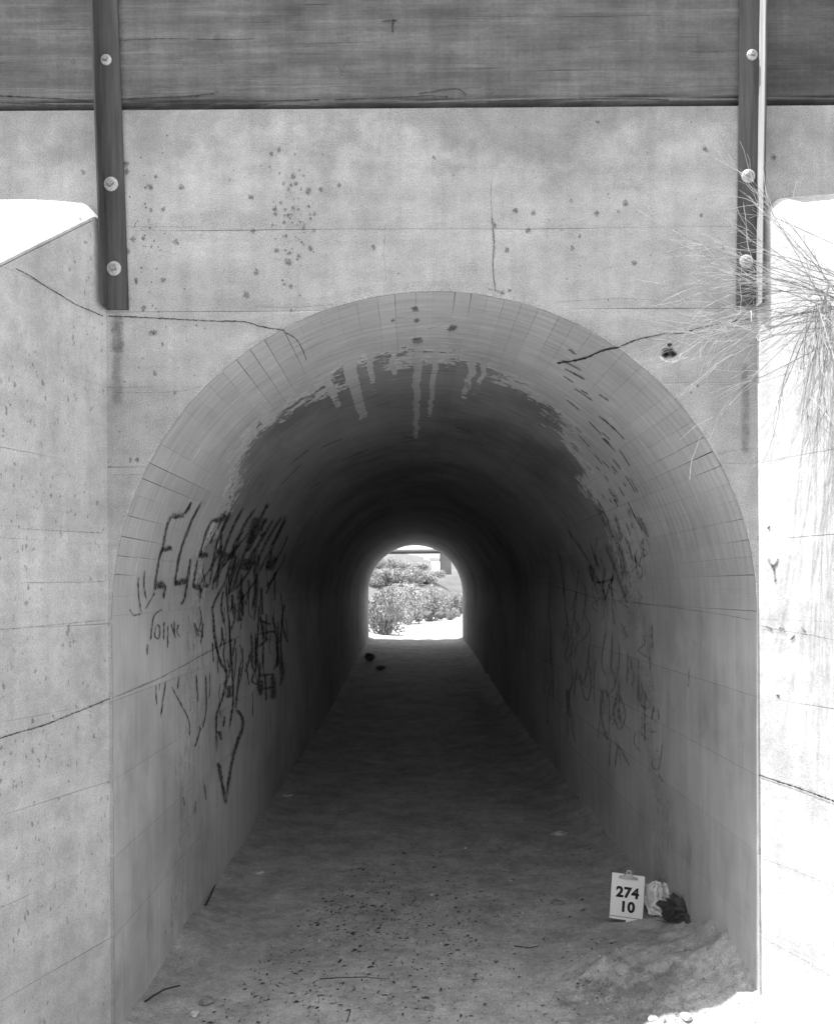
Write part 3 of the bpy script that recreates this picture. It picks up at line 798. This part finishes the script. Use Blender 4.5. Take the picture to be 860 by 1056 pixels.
wing_marks([[(783, 884), (815, 896), (862, 915)], [(783, 965), (820, 985), (862, 1010)]], 1, .008, 'hair_crack', WR)
wing_marks([[(792, 577), (798, 584), (803, 576)], [(798, 584), (800, 600)]], 1, .03, 'spray', WR, 'graffiti_scribble', False, .001)
wing_marks([[(790, 646), (797, 650)], [(803, 648), (809, 649)], [(815, 660), (820, 656)], [(826, 647), (831, 652)]], 1, .022, 'spray_thin', WR, 'graffiti_scribble', False, .001)
wing_marks([[(792, 545), (794, 543)], [(801, 717), (804, 718)]], 1, .02, 'spray', WR, 'graffiti_scribble', False, .001)

# ------------------------------------------------------------------ timbers on the headwall
def timber(x0, x1, mat, label, seed, group='timbers above the headwall'):
    z0, z1 = HT + .004, 6.02
    nx = max(24, int((x1 - x0) / .04)); zs = [z0 + .009 * i for i in range(16)] + [z0 + .144 + .03 * i for i in range(20)]
    zs = [z for z in zs if z < z1] + [z1]
    pts = []
    for i in range(nx + 1):
        x = x0 + (x1 - x0) * i / nx
        for z in zs:
            h = z - z0
            e = .026 + .016 * fbm(x * .9, seed, 1) + .006 * nz(x * 7, seed)
            yy = .012 + .0012 * fbm(x * .8, z * 16, seed)
            yy += .055 * (1 - sm(e, e + .012, h))                       # decayed lower edge
            sp_ = .055 + .02 * nz(x * .6, seed + 3)                      # long splits above it
            yy += .02 * max(0, 1 - abs(h - sp_) / .007) * sm(.1, .35, nz(x * .9, seed + 7) + .3)
            pts.append(Vector((x, yy, z + (.004 * nz(x * 5, seed) if h == 0 else 0))))
    v, f = slab(pts, nx + 1, len(zs), Vector((0, .30, 0)))
    o = mesh('timber_beam', v, f, M[mat])
    return tag(o, label, 'timber', group)
timber(-7, -1.885, 'wood', 'weathered timber beam running left from the left post', 1)
timber(-1.877, 1.862, 'wood', 'long weathered timber beam between the two steel posts', 2)
timber(1.870, 7, 'wood_shaded', 'weathered timber beam running right from the right post, its shade put into the colour', 3)
# knots and splits in the timbers
tb = bpy.data.objects['timber_beam.001']; tb0 = bpy.data.objects['timber_beam']
def on_timber(px, py): p = at_y(px, py, .006); return (p.x, p.z)
random.seed(12)
for obj_, spots_ in ((tb, [(352, 70, 4), (353, 76, 3), (405, 20, 3), (228, 62, 3), (190, 64, 2.5), (224, 38, 5), (350, 35, 4), (645, 42, 2.5), (678, 30, 2), (740, 55, 2.5), (466, 54, 2), (524, 37, 3), (600, 98, 4), (505, 93, 4), (222, 92, 5)]), (tb0, [(75, 63, 3), (60, 68, 2), (12, 100, 4)])):
    for px, py, r in spots_:
        x_, z_ = on_timber(px, py)
        vv, ff, uu = [], [], []
        blobs([(x_, z_, r / 182)], lambda a, b: Vector((a, .004, b)), 'spot', 'knot', obj_, 1.1, None)
for obj_, ln, wd in ((tb, [(122, 103), (160, 101), (200, 99), (222, 96)], .012), (tb, [(200, 107), (240, 105), (290, 104), (330, 103)], .012), (tb, [(345, 103), (400, 101), (440, 99), (462, 100)], .009), (tb, [(500, 105), (560, 103), (640, 102), (690, 103)], .009),
                     (tb, [(120, 42), (170, 40), (230, 41), (262, 40)], .006), (tb, [(405, 20), (405, 34)], .014), (tb, [(395, 22), (410, 21)], .012), (tb0, [(0, 99), (40, 101), (92, 104)], .012), (tb0, [(0, 106), (50, 108), (95, 109)], .010), (tb, [(430, 97), (470, 92), (480, 98)], .008)):
    vv, ff, uu = ribbon2([smooth_line([on_timber(*q) for q in ln], 4)], lambda a, b: Vector((a, .004, b)), wd, .001, True)
    mesh('split', vv, ff, M['crack'], obj_, uu)
random.seed(2)
def post(side, top_px, bot_px, width, bolts, label):
    a, b = at_y(*top_px, 0), at_y(*bot_px, 0)         # outer edge of the web (the corner of the angle)
    root = empty('steel_post', (b.x, -.004, b.z), label, 'post', 'steel posts bolted to the headwall')
    top = 6.2; lean = (a.x - b.x) / (a.z - b.z); h = top - b.z
    t, fl = .012, .105
    prof = [(0, 0), (-side * width, 0), (-side * width, -t), (-side * t, -t), (-side * t, -fl), (0, -fl)]
    bm = bmesh.new(); n = 13
    rings = []
    for i in range(n):
        z = h * i / (n - 1)
        rings.append([bm.verts.new((x + lean * z + .0015 * nz(z * 3, x * 20), y + .0012 * nz(z * 2.3, y * 20, 3), z)) for x, y in prof])
    for i in range(n - 1):
        for j in range(6):
            q = (rings[i][j], rings[i][(j + 1) % 6], rings[i + 1][(j + 1) % 6], rings[i + 1][j])
            bm.faces.new(q if side < 0 else q)
    bm.faces.new(rings[0]); bm.faces.new(rings[-1])
    bmesh.ops.recalc_face_normals(bm, faces=bm.faces)
    bmesh.ops.bevel(bm, geom=[e for e in bm.edges if abs((e.verts[0].co - e.verts[1].co).normalized().z) > .9], offset=.0025, segments=2, affect='EDGES')
    ai = bm_obj('angle_iron', bm, M['steel'], root)
    if side > 0:                      # sunlight on the projecting leg is put in as a lighter steel colour
        ai.data.materials.append(M['sunlit_steel'])
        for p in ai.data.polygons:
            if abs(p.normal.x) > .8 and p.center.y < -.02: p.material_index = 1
    for k, (px, py, r) in enumerate(bolts):
        p = at_y(px, py, -.016)
        c = Vector((p.x, -.0165, p.z)) - root.location
        bm = bmesh.new()
        # domed washer: lathe
        pr = [(0, .013), (r * .45, .013), (r * .62, .011), (r * .86, .010), (r, .005), (r, 0)]
        m = 22; rg = []
        for (rr, yy) in pr:
            rg.append([bm.verts.new((c.x + rr * math.cos(2 * math.pi * i / m), c.y - yy, c.z + rr * math.sin(2 * math.pi * i / m))) for i in range(m)] if rr > 0 else [bm.verts.new((c.x, c.y - yy, c.z))])
        for q in range(1, len(rg) - 1):
            for i in range(m): bm.faces.new((rg[q][i], rg[q + 1][i], rg[q + 1][(i + 1) % m], rg[q][(i + 1) % m]))
        for i in range(m): bm.faces.new((rg[0][0], rg[1][i], rg[1][(i + 1) % m]))
        bmesh.ops.recalc_face_normals(bm, faces=bm.faces)
        wsh = bm_obj('washer', bm, M['zinc'], root)
        bm = bmesh.new()
        box_bm(bm, -r * .40, r * .40, -.018, 0, -r * .40, r * .40, .003)
        bmesh.ops.rotate(bm, verts=bm.verts, cent=(0, 0, 0), matrix=Matrix.Rotation(.3 + k * .5, 3, 'Y'))
        bmesh.ops.translate(bm, verts=bm.verts, vec=c + Vector((0, -.0125, 0)))
        bm_obj('bolt_head', bm, M['bolt'], wsh)
    return root
post(-1, (100, 8), (111, 320), .125, [(110, 62, .031), (115, 190, .041), (118, 277, .041)], 'dark steel angle post bolted above the left shoulder of the arch')
post(1, (784, 4), (780, 318), .12, [(775, 57, .031), (771, 182, .039), (769, 270, .039)], 'dark steel angle post with a sunlit edge beside the dry shrub')

# ------------------------------------------------------------------ dry shrub hanging over the right wing wall
def tube_bm(V, Fc, pts, r0, r1, m=3):
    k0 = len(V); n = len(pts)
    for i, p in enumerate(pts):
        d = (pts[min(n - 1, i + 1)] - pts[max(0, i - 1)]).normalized()
        a = d.cross(Vector((.3, .9, .2))).normalized(); b = d.cross(a)
        r = r0 + (r1 - r0) * i / (n - 1)
        for q in range(m):
            t = 2 * math.pi * q / m; V.append(p + a * (r * math.cos(t)) + b * (r * math.sin(t)))
    for i in range(n - 1):
        for q in range(m):
            Fc.append((k0 + i * m + q, k0 + i * m + (q + 1) % m, k0 + (i + 1) * m + (q + 1) % m, k0 + (i + 1) * m + q))
def wander(p, d, L, n, droop, jit):
    pts = [p.copy()]; d = d.normalized()
    for i in range(n):
        d = (d + Vector((random.gauss(0, jit), random.gauss(0, jit), random.gauss(0, jit) - droop))).normalized()
        p = p + d * (L / n); pts.append(p.copy())
    return pts
random.seed(31)
SB = at_y(872, 312, -.62)
shrub = empty('dry_shrub', SB, 'dry broom-like shrub hanging over the sunlit right wing wall', 'shrub')
for kind in ('stems', 'twigs'): pass
Vs, Fs, Vt, Ft, Vd, Fd = [], [], [], [], [], []
def leafy(p, d, L, droop, depth=0):
    pts = wander(p, d, L, 7, droop, .10)
    tube_bm(Vs, Fs, pts, .003, .0012)
    for i in range(1, 8):
        for _ in range(random.randint(2, 4)):
            dd = (pts[i] - pts[i - 1]).normalized() + Vector((random.gauss(0, .35), random.gauss(0, .35), random.gauss(0, .35)))
            q = wander(pts[i], dd, random.uniform(.10, .30), 4, droop * .8, .12)
            tube_bm(*( (Vt, Ft) if random.random() < .65 else (Vd, Fd)), q, .0011, .0006)
for _ in range(22):    # low boughs reaching left
    leafy(Vector((random.gauss(0, .05), random.gauss(0, .08), random.gauss(0, .06))), Vector((-1, random.uniform(-.3, .5), random.uniform(-.35, .25))), random.uniform(.55, .95), .04)
for _ in range(12):    # boughs rising to the upper left
    leafy(Vector((random.gauss(0, .05), random.gauss(0, .08), random.gauss(0, .06))), Vector((-1, random.uniform(-.2, .6), random.uniform(.5, 1.1))), random.uniform(.5, .85), .03)
for _ in range(20):    # hanging mass
    leafy(Vector((random.uniform(-.22, .15), random.gauss(0, .08), random.gauss(0, .06))), Vector((random.uniform(-.5, .2), random.uniform(-.3, .3), -.6)), random.uniform(.4, .8), .12)
for _ in range(16):    # to the right, beyond the picture
    leafy(Vector((random.gauss(0, .05), random.gauss(0, .08), random.gauss(0, .06))), Vector((1, random.uniform(-.5, .5), random.uniform(-.3, 1))), random.uniform(.4, .7), .04)
mesh('stem', Vs, Fs, M['twig'], shrub)
tag(mesh('pale_twigs', Vt, Ft, M['straw'], shrub), None, kind='stuff')
tag(mesh('dark_twigs', Vd, Fd, M['twig'], shrub), None, kind='stuff')
Vr, Fr = [], []
tube_bm(Vr, Fr, [Vector((0, 0, 0)), Vector((.10, .06, -.06)), Vector((.24, .14, -.14)), Vector((.36, .2, -.24))], .018, .03, 7)
mesh('root_stem', Vr, Fr, M['twig'], shrub)

# ------------------------------------------------------------------ clipboard, litter and stones at the mouth
def on_floor(px, py):
    d = ray(px, py); lo, hi = 3.0, 60.0
    for i in range(400):
        t = 5 + i * .1; p = CAM + d * t
        if p.z < floor_z(p.x, p.y):
            a, b = t - .1, t
            for _ in range(24):
                m = (a + b) / 2; p = CAM + d * m
                if p.z < floor_z(p.x, p.y): b = m
                else: a = m
            return CAM + d * b
    return CAM + d * 10
cp = on_floor(645, 951)
k_ = (cp.y - CAM.y) / F                   # metres per pixel there
W_, H_ = 34 * k_, 47 * k_
clip = empty('clipboard', cp + Vector((0, 0, .003)), 'white clipboard reading 274 10 propped on the tunnel floor', 'clipboard')
clip.rotation_euler = (R_(-17), R_(7), R_(-4))
bm = bmesh.new(); box_bm(bm, -W_ / 2 - .006, W_ / 2 + .002, .002, .006, 0, H_ + .004, .001); bm_obj('backing_board', bm, M['board'], clip)
bm = bmesh.new(); box_bm(bm, -W_ / 2, W_ / 2, -.001, .0012, .012, H_, .0004); sheet = bm_obj('paper_sheet', bm, M['paper'], clip)
bm = bmesh.new(); box_bm(bm, -W_ / 2 + .002, W_ / 2 + .004, -.0022, -.0013, .030, .034); bm_obj('printed_rule', bm, M['board'], sheet)
bm = bmesh.new(); box_bm(bm, .0, W_ * .28, -.004, .001, -.004, .012, .001); bm_obj('paper_tab', bm, M['paper'], clip)
bm = bmesh.new()
pr = [(-.30, -.02), (.30, -.02), (.28, .05), (.14, .07), (.12, .16), (-.12, .16), (-.14, .07), (-.28, .05)]
f0 = [bm.verts.new((a * W_, -.002, H_ - .03 + b * W_)) for a, b in pr]; f1 = [bm.verts.new((a * W_ * .85, -.016, H_ - .03 + b * W_ * .9)) for a, b in pr]
bm.faces.new(f0); bm.faces.new(f1)
for i in range(8): bm.faces.new((f0[i], f0[(i + 1) % 8], f1[(i + 1) % 8], f1[i]))
bmesh.ops.recalc_face_normals(bm, faces=bm.faces)
bmesh.ops.bevel(bm, geom=bm.edges[:], offset=.002, segments=1, affect='EDGES')
cl = bm_obj('metal_clip', bm, M['clip'], clip)
bm = bmesh.new()
for i in range(18):
    t0 = 2 * math.pi * i / 18
    bm.verts.new((.020 * math.cos(t0), -.010, H_ + .014 + .020 * math.sin(t0)))
bm.verts.ensure_lookup_table()
ring_o = list(bm.verts); ring_i = [bm.verts.new((v.co.x * .5, -.010, H_ + .014 + (v.co.z - H_ - .014) * .5)) for v in ring_o]
for i in range(18): bm.faces.new((ring_o[i], ring_o[(i + 1) % 18], ring_i[(i + 1) % 18], ring_i[i]))
e = bmesh.ops.extrude_face_region(bm, geom=bm.faces[:]); bmesh.ops.translate(bm, verts=[x for x in e['geom'] if isinstance(x, bmesh.types.BMVert)], vec=(0, .006, 0))
bmesh.ops.recalc_face_normals(bm, faces=bm.faces)
bm_obj('hanging_ring', bm, M['clip'], cl)
def text(body, cx, cz, size):
    c = bpy.data.curves.new('digits', 'FONT'); c.body = body; c.size = size; c.align_x = 'CENTER'; c.align_y = 'CENTER'
    c.offset = size * .045; c.extrude = .0004; c.space_character = 1.08
    o = bpy.data.objects.new('digits', c); col.objects.link(o)
    bpy.context.view_layer.update()
    me = bpy.data.meshes.new_from_object(o.evaluated_get(bpy.context.evaluated_depsgraph_get()))
    bpy.data.objects.remove(o)
    q = bpy.data.objects.new('printed_number', me); col.objects.link(q); me.materials.clear(); me.materials.append(M['ink'])
    for v_ in me.vertices: v_.co = Vector((v_.co.x * 1.05 + cx, -.0018 - v_.co.z, v_.co.y + cz))
    q.parent = sheet
text('274', 0, H_ * .60, H_ * .30); text('10', .004, H_ * .30, H_ * .30)

def lump(name, p, r, mat, seed, sx=1, sy=1, sz=.7, sub=3, rough=.35, freq=1.6, label=None, cat=None, group=None):
    bm = bmesh.new(); bmesh.ops.create_icosphere(bm, subdivisions=sub, radius=1.0)
    for v_ in bm.verts:
        d = v_.co.normalized(); k = 1 + rough * fbm(d.x * freq + seed, d.y * freq, d.z * freq, 4)
        v_.co = Vector((d.x * sx * r * k, d.y * sy * r * k, d.z * sz * r * k))
    mz = min(v_.co.z for v_ in bm.verts)
    for v_ in bm.verts: v_.co.z -= mz * .75
    o = bm_obj(name, bm, M[mat], None, sub > 2 and rough < .6); o.location = p; o.rotation_euler.z = seed * 1.7
    return tag(o, label, cat, group) if label else o
# stone that the clipboard leans on
lump('stone', cp + Vector((.0, .15, -.03)), .07, 'rock', 4.2, 1.2, .7, 1.1, label='dark stone propping the clipboard from behind', cat='stone')
# crumpled bag
bp_ = on_floor(683, 944)
V, Fc = [], []
NB = 22
for i in range(NB + 1):
    for j in range(NB + 1):
        u, v_ = i / NB * 2 - 1, j / NB
        r1 = abs(nz(u * 1.7 + 5, v_ * 2.2, 1)); r2 = abs(nz(u * 3.6, v_ * 4.1 + 3, 6)); r3 = nz(u * 8, v_ * 8, 2)
        x_ = u * .115 * (1 - .35 * abs(v_ - .5)) + .05 * nz(u * 2, v_ * 2.4, 9) + .10 * max(0, v_ - .55) * (u + .6)
        y_ = -.06 + .10 * v_ + .16 * r1 + .07 * r2 + .012 * r3 + .05 * u * u
        z_ = .215 * v_ - .03 * u * u - .05 * max(0, u) * v_ + .05 * nz(u * 2.2, v_ * 2, 4) + .01 * r3
        V.append(Vector((x_, y_, max(-.012, z_)))); V[-1]
for i in range(NB):
    for j in range(NB):
        a = i * (NB + 1) + j; Fc += [(a, a + NB + 1, a + NB + 2), (a, a + NB + 2, a + 1)] if (i + j) % 2 else [(a, a + NB + 1, a + 1), (a + NB + 1, a + NB + 2, a + 1)]
bag = mesh('plastic_bag', V, Fc, M['bag']); bag.location = bp_ + Vector((0, .04, .004))
tag(bag, 'crumpled pale plastic bag lying beside the clipboard', 'bag')
# dark weed clump against the wall
wp = on_floor(706, 948)
weed = empty('dark_weed_clump', wp, 'dark dry weed clump against the foot of the right wall', 'weed')
random.seed(44); V1, F1 = [], []
for _ in range(900):
    a_ = random.uniform(0, 6.28); r_ = random.random() ** .5; p0 = Vector((.17 * r_ * math.cos(a_), .10 * r_ * math.sin(a_), .10 * math.sqrt(max(0, 1 - r_ * r_)) - .01))
    tube_bm(V1, F1, wander(p0, Vector((random.gauss(0, .5), random.gauss(0, .4), 1)), random.uniform(.03, .10), 4, .05, .35), .0026, .0014)
tag(mesh('blades', V1, F1, M['dark_weed'], weed), None, kind='stuff')
cl_ = lump('root_mound', (0, 0, -.03), .12, 'dark_weed', 1.3, 1.5, .9, .62, 4, .75, 2.2); cl_.parent = weed

# stones and scraps
random.seed(61)
def stone_px(px, py, r_px, mat, label, seed, sz=.6, name='stone', cat='stone', sx=1.2, group=None):
    p = on_floor(px, py); k = (p.y - CAM.y) / F
    return lump(name, p + Vector((0, 0, -.004)), r_px * k, mat, seed, sx, 1, sz, 2, .4, 1.5, label, cat, group)
stone_px(268, 900, 5, 'stone', 'pale flat stone on the floor near the left wall', 1.1, .4)
stone_px(297, 821, 5, 'stone', 'pale scrap stone deep in the shade by the left wall', 2.3, .3)
stone_px(577, 861, 7, 'stone', 'small pale stone behind the clipboard in mid floor', 3.7, .35)
stone_px(575, 932, 6, 'grey_stone', 'grey half-buried stone left of the clipboard', 5.3, .4)
stone_px(201, 1047, 5, 'stone', 'pale round pebble in the lower left corner of the floor', 6.1, .7)
stone_px(213, 1035, 6, 'grey_stone', 'dark rough stone in the lower left of the floor', 7.7, .6)
stone_px(443, 1041, 5, 'grey_stone', 'dark stone at the bottom middle of the floor', 8.9, .6)
stone_px(673, 1051, 5, 'stone', 'pale stone at the sunlit edge of the floor', 9.4, .6)
stone_px(707, 1050, 6, 'stone', 'white stone in the sun beside the right wing wall', 2.9, .6)
stone_px(381, 681, 5, 'grey_stone', 'dark rock at the foot of the left wall near the far mouth', 4.4, .8)
stone_px(393, 690, 4, 'grey_stone', 'small dark rock on the floor near the far mouth', 5.5, .6)
for i in range(46):
    px = random.choice([random.uniform(560, 770), random.uniform(200, 640)]); py = random.uniform(870, 1050)
    if px < 430 - (py - 800) * .95 or px > 700 - (920 - py) * .3: continue
    if 612 < px < 740 and 880 < py < 970: continue
    stone_px(px, py, random.uniform(1.0, 2.2), random.choice(['stone', 'grey_stone', 'grey_stone']), 'tiny pebble lying loose on the dirt floor', random.uniform(0, 20), .6, 'pebble', 'pebble', 1.1, 'loose pebbles on the tunnel floor')
# sticks
def stick(pxs, r, label, mat='litter'):
    P = [on_floor(a, b) + Vector((0, 0, r * .8)) for a, b in pxs]; c = P[0].copy()
    V, Fc = [], []; tube_bm(V, Fc, [p - c for p in P], r, r * .5, 6)
    o = mesh('stick', V, Fc, M[mat]); o.location = c; return tag(o, label, 'stick')
stick([(150, 1034), (158, 1028), (170, 1021), (186, 1017)], .007, 'dark bent stick beside the left wall at the bottom')
stick([(212, 935), (217, 925), (222, 914)], .010, 'short dark stick along the foot of the left wall', 'litter')
stick([(330, 1010), (345, 1009), (375, 1008), (400, 1010)], .004, 'long thin twig lying across the dirt floor')
stick([(358, 1054), (361, 1044), (361, 1038)], .004, 'thin upright twig at the bottom edge of the floor')
stick([(530, 976), (545, 978), (556, 976)], .005, 'short dark stick left of the silt bank')
# leaf litter: uncountable
random.seed(71); V, Fc = [], []
def flake(px, py, L):
    p = on_floor(px, py); p.z += .004
    a = random.uniform(0, math.pi); a = a * .5 if random.random() < .6 else a
    d = Vector((math.cos(a), math.sin(a), random.uniform(-.15, .2))); e = Vector((-math.sin(a), math.cos(a), random.uniform(-.4, .4))) * random.uniform(.2, .45)
    k0 = len(V)
    V.extend([p - d * L, p + e * L + Vector((0, 0, .006)), p + d * L, p - e * L + Vector((0, 0, .004))]); Fc.append((k0, k0 + 1, k0 + 2, k0 + 3))
for i in range(2600):
    m = random.random()
    if m < .28: px, py = random.gauss(370, 75), random.gauss(937, 20)
    elif m < .72: px, py = random.uniform(150, 640), random.uniform(850, 1056)
    elif m < .9: px, py = random.gauss(330, 110), random.gauss(1000, 30)
    else: px, py = random.uniform(300, 640), random.uniform(760, 900)
    if px < 437 - (py - 800) * .93 + 8 or px > 690 or py > 1062: continue
    if 615 < px < 675 and 880 < py < 965: continue
    flake(px, py, random.uniform(.004, .015) * (1 if random.random() < .85 else 2.0))
tag(mesh('leaf_litter', V, Fc, M['litter']), 'scattered dark leaf litter on the dirt floor', 'litter', kind='stuff')
# coarse dirt crumbs on the silt bank
V, Fc = [], []
for i in range(4200):
    px, py = (random.gauss(640, 70), random.gauss(1000, 32)) if random.random() < .7 else (random.uniform(150, 780), random.uniform(930, 1060))
    if px < 440 - (py - 800) * .93 or px > 779 or py > 1070 or py < 860: continue
    if px > 725 and py < 960 + (px - 725): continue
    if 612 < px < 680 and py < 958: continue
    p = on_floor(px, py); r = random.uniform(.002, .0065) * (1 if random.random() < .9 else 2.2); k0 = len(V)
    for _ in range(1):
        V += [p + Vector((r, 0, 0)), p + Vector((-r * .6, r * .8, 0)), p + Vector((-r * .6, -r * .8, 0)), p + Vector((0, 0, r * 1.3))]
        Fc += [(k0, k0 + 1, k0 + 3), (k0 + 1, k0 + 2, k0 + 3), (k0 + 2, k0, k0 + 3)]
tag(mesh('dirt_crumbs', V, Fc, M['floor']), 'loose dirt crumbs on the silt bank', 'gravel', kind='stuff')

# ------------------------------------------------------------------ beyond the far mouth: bushes, rocks, road bridge
def bush_material(name, base):
    k = NT(name); P = k.obj()
    k.col(k.math('MULTIPLY', k.mr(k.noise(P, 3.5, 3), .3, .7, .6, 1.35), base)); return k.fin(.85)
M['bush'] = bush_material('sagebrush_leaf', .27); M['bush_pale'] = bush_material('pale_sagebrush_leaf', .32)
def bush_meshes(seed, nleaf=5200):
    random.seed(seed); V, Fc = [], []; Vs_, Fs_ = [], []
    clumps = [(Vector((random.gauss(0, .42), random.gauss(0, .42), random.uniform(.25, .85))), random.uniform(.22, .42)) for _ in range(16)]
    for c, r in clumps:
        tube_bm(Vs_, Fs_, wander(Vector((random.gauss(0, .05), random.gauss(0, .05), 0)), c, c.length, 4, 0, .12), .03, .01, 4)
    for i in range(nleaf):
        c, r = random.choice(clumps)
        d = Vector((random.gauss(0, 1), random.gauss(0, 1), random.gauss(0, 1))).normalized() * r * random.random() ** .4
        p = c + d
        if p.z < .02: continue
        a = Vector((random.gauss(0, 1), random.gauss(0, 1), random.gauss(0, 1) + .6)).normalized() * random.uniform(.03, .06); b = a.cross(Vector((random.gauss(0, 1), random.gauss(0, 1), random.gauss(0, 1)))).normalized() * random.uniform(.014, .026)
        k0 = len(V); V.extend([p - a, p + b, p + a, p - b]); Fc.append((k0, k0 + 1, k0 + 2, k0 + 3))
    return (V, Fc), (Vs_, Fs_)
protos = []
for sdx in (1, 2, 3):
    (V, Fc), (Vs_, Fs_) = bush_meshes(sdx * 13)
    m1 = bpy.data.meshes.new('foliage'); m1.from_pydata([tuple(v_) for v_ in V], [], Fc); m1.materials.append(M['bush'] if sdx != 2 else M['bush_pale'])
    m2 = bpy.data.meshes.new('stems'); m2.from_pydata([tuple(v_) for v_ in Vs_], [], Fs_); m2.materials.append(M['twig'])
    protos.append((m1, m2))
def bush(px, base_py, Y, w_px, h_px, label, k, group='desert bushes beyond the far mouth'):
    Y *= YS; p = at_y(px, base_py, Y); sc_ = (Y - CAM.y) / F
    root = empty('desert_bush', (p.x, Y, hill(p.x, Y) - .05), label, 'bush', group)
    root.scale = (w_px * sc_ / 1.7, w_px * sc_ / 1.7, h_px * sc_ / 1.1); root.rotation_euler.z = k * 1.3
    for nm, me in zip(('foliage', 'stems'), protos[k % 3]):
        o = bpy.data.objects.new(nm, me); col.objects.link(o); o.parent = root
    return root
bush(394, 654, 46, 44, 54, 'big round grey bush on the left just outside the far mouth', 0)
bush(421, 640, 66, 36, 44, 'tall grey bush in the middle beyond the far mouth', 1)
bush(442, 637, 72, 34, 40, 'grey bush behind the sand on the right of the middle bush', 2)
bush(464, 636, 75, 20, 14, 'low grey bush on the bright sand at the right of the far mouth', 3)
bush(470, 616, 88, 22, 24, 'pale bush standing below the bridge pier', 4)
random.seed(91)
spots = [(392, 84, 30, 26), (410, 86, 32, 22), (432, 88, 30, 20), (452, 86, 22, 20), (400, 96, 28, 18), (421, 98, 28, 18), (442, 100, 26, 16), (384, 95, 22, 20), (478, 92, 18, 16), (408, 104, 24, 14), (431, 106, 24, 12), (390, 107, 24, 14)]
def scrub_label(px, Y):
    if px == 478: return 'distant scrub bush at the right edge of the slope beside the bridge pier'
    row = lambda y_: 'front' if y_ < 90 else 'middle' if y_ < 102 else 'back'
    peers = sorted(q[0] for q in spots if row(q[1]) == row(Y) and q[0] != 478)
    return 'distant scrub bush, %s from the left in the %s row below the bridge' % (('first', 'second', 'third', 'fourth')[peers.index(px)], row(Y))
for i, (px, Y, ww, hh) in enumerate(spots):
    bush(px, 600, Y, ww * 1.1, hh * .9, scrub_label(px, Y), i, 'scrub on the far slope')
def rock_at(px, py, Y, r, seed, label):
    Y *= YS; p = at_y(px, py, Y)
    lump('rock', (p.x, Y, max(hill(p.x, Y), p.z) - .05), r, 'rock', seed, 1.3, 1, .7, 2, .4, 1.4, label, 'rock')
rock_at(412, 640, 58, .32, 2, 'dark rock under the edge of the left bush outside')
rock_at(441, 636, 68, .35, 3, 'dark rock on the crest of the bright sand')
rock_at(454, 637, 70, .33, 4, 'dark rock under the low right bush outside')
bridge = empty('road_bridge', (0, 112 * YS, 0), 'distant road bridge crossing above the slope seen through the tunnel', 'bridge')
zb = at_y(428, 568, 112 * YS).z
bm = bmesh.new(); box_bm(bm, -40, 40, -1.0, 5.0, zb - .10, zb + .12, .02); bm_obj('deck', bm, M['far_concrete'], bridge)
bm = bmesh.new(); box_bm(bm, -40, 40, 1.2, 1.6, zb - .26, zb - .101); bm_obj('girder', bm, M['far_concrete'], bridge)
for xx in (3.35, -14, 20):
    bm = bmesh.new(); box_bm(bm, xx - .55, xx + .55, .3, 3.0, 0, zb - .263, .04); bm_obj('pier', bm, M['far_concrete'], bridge)
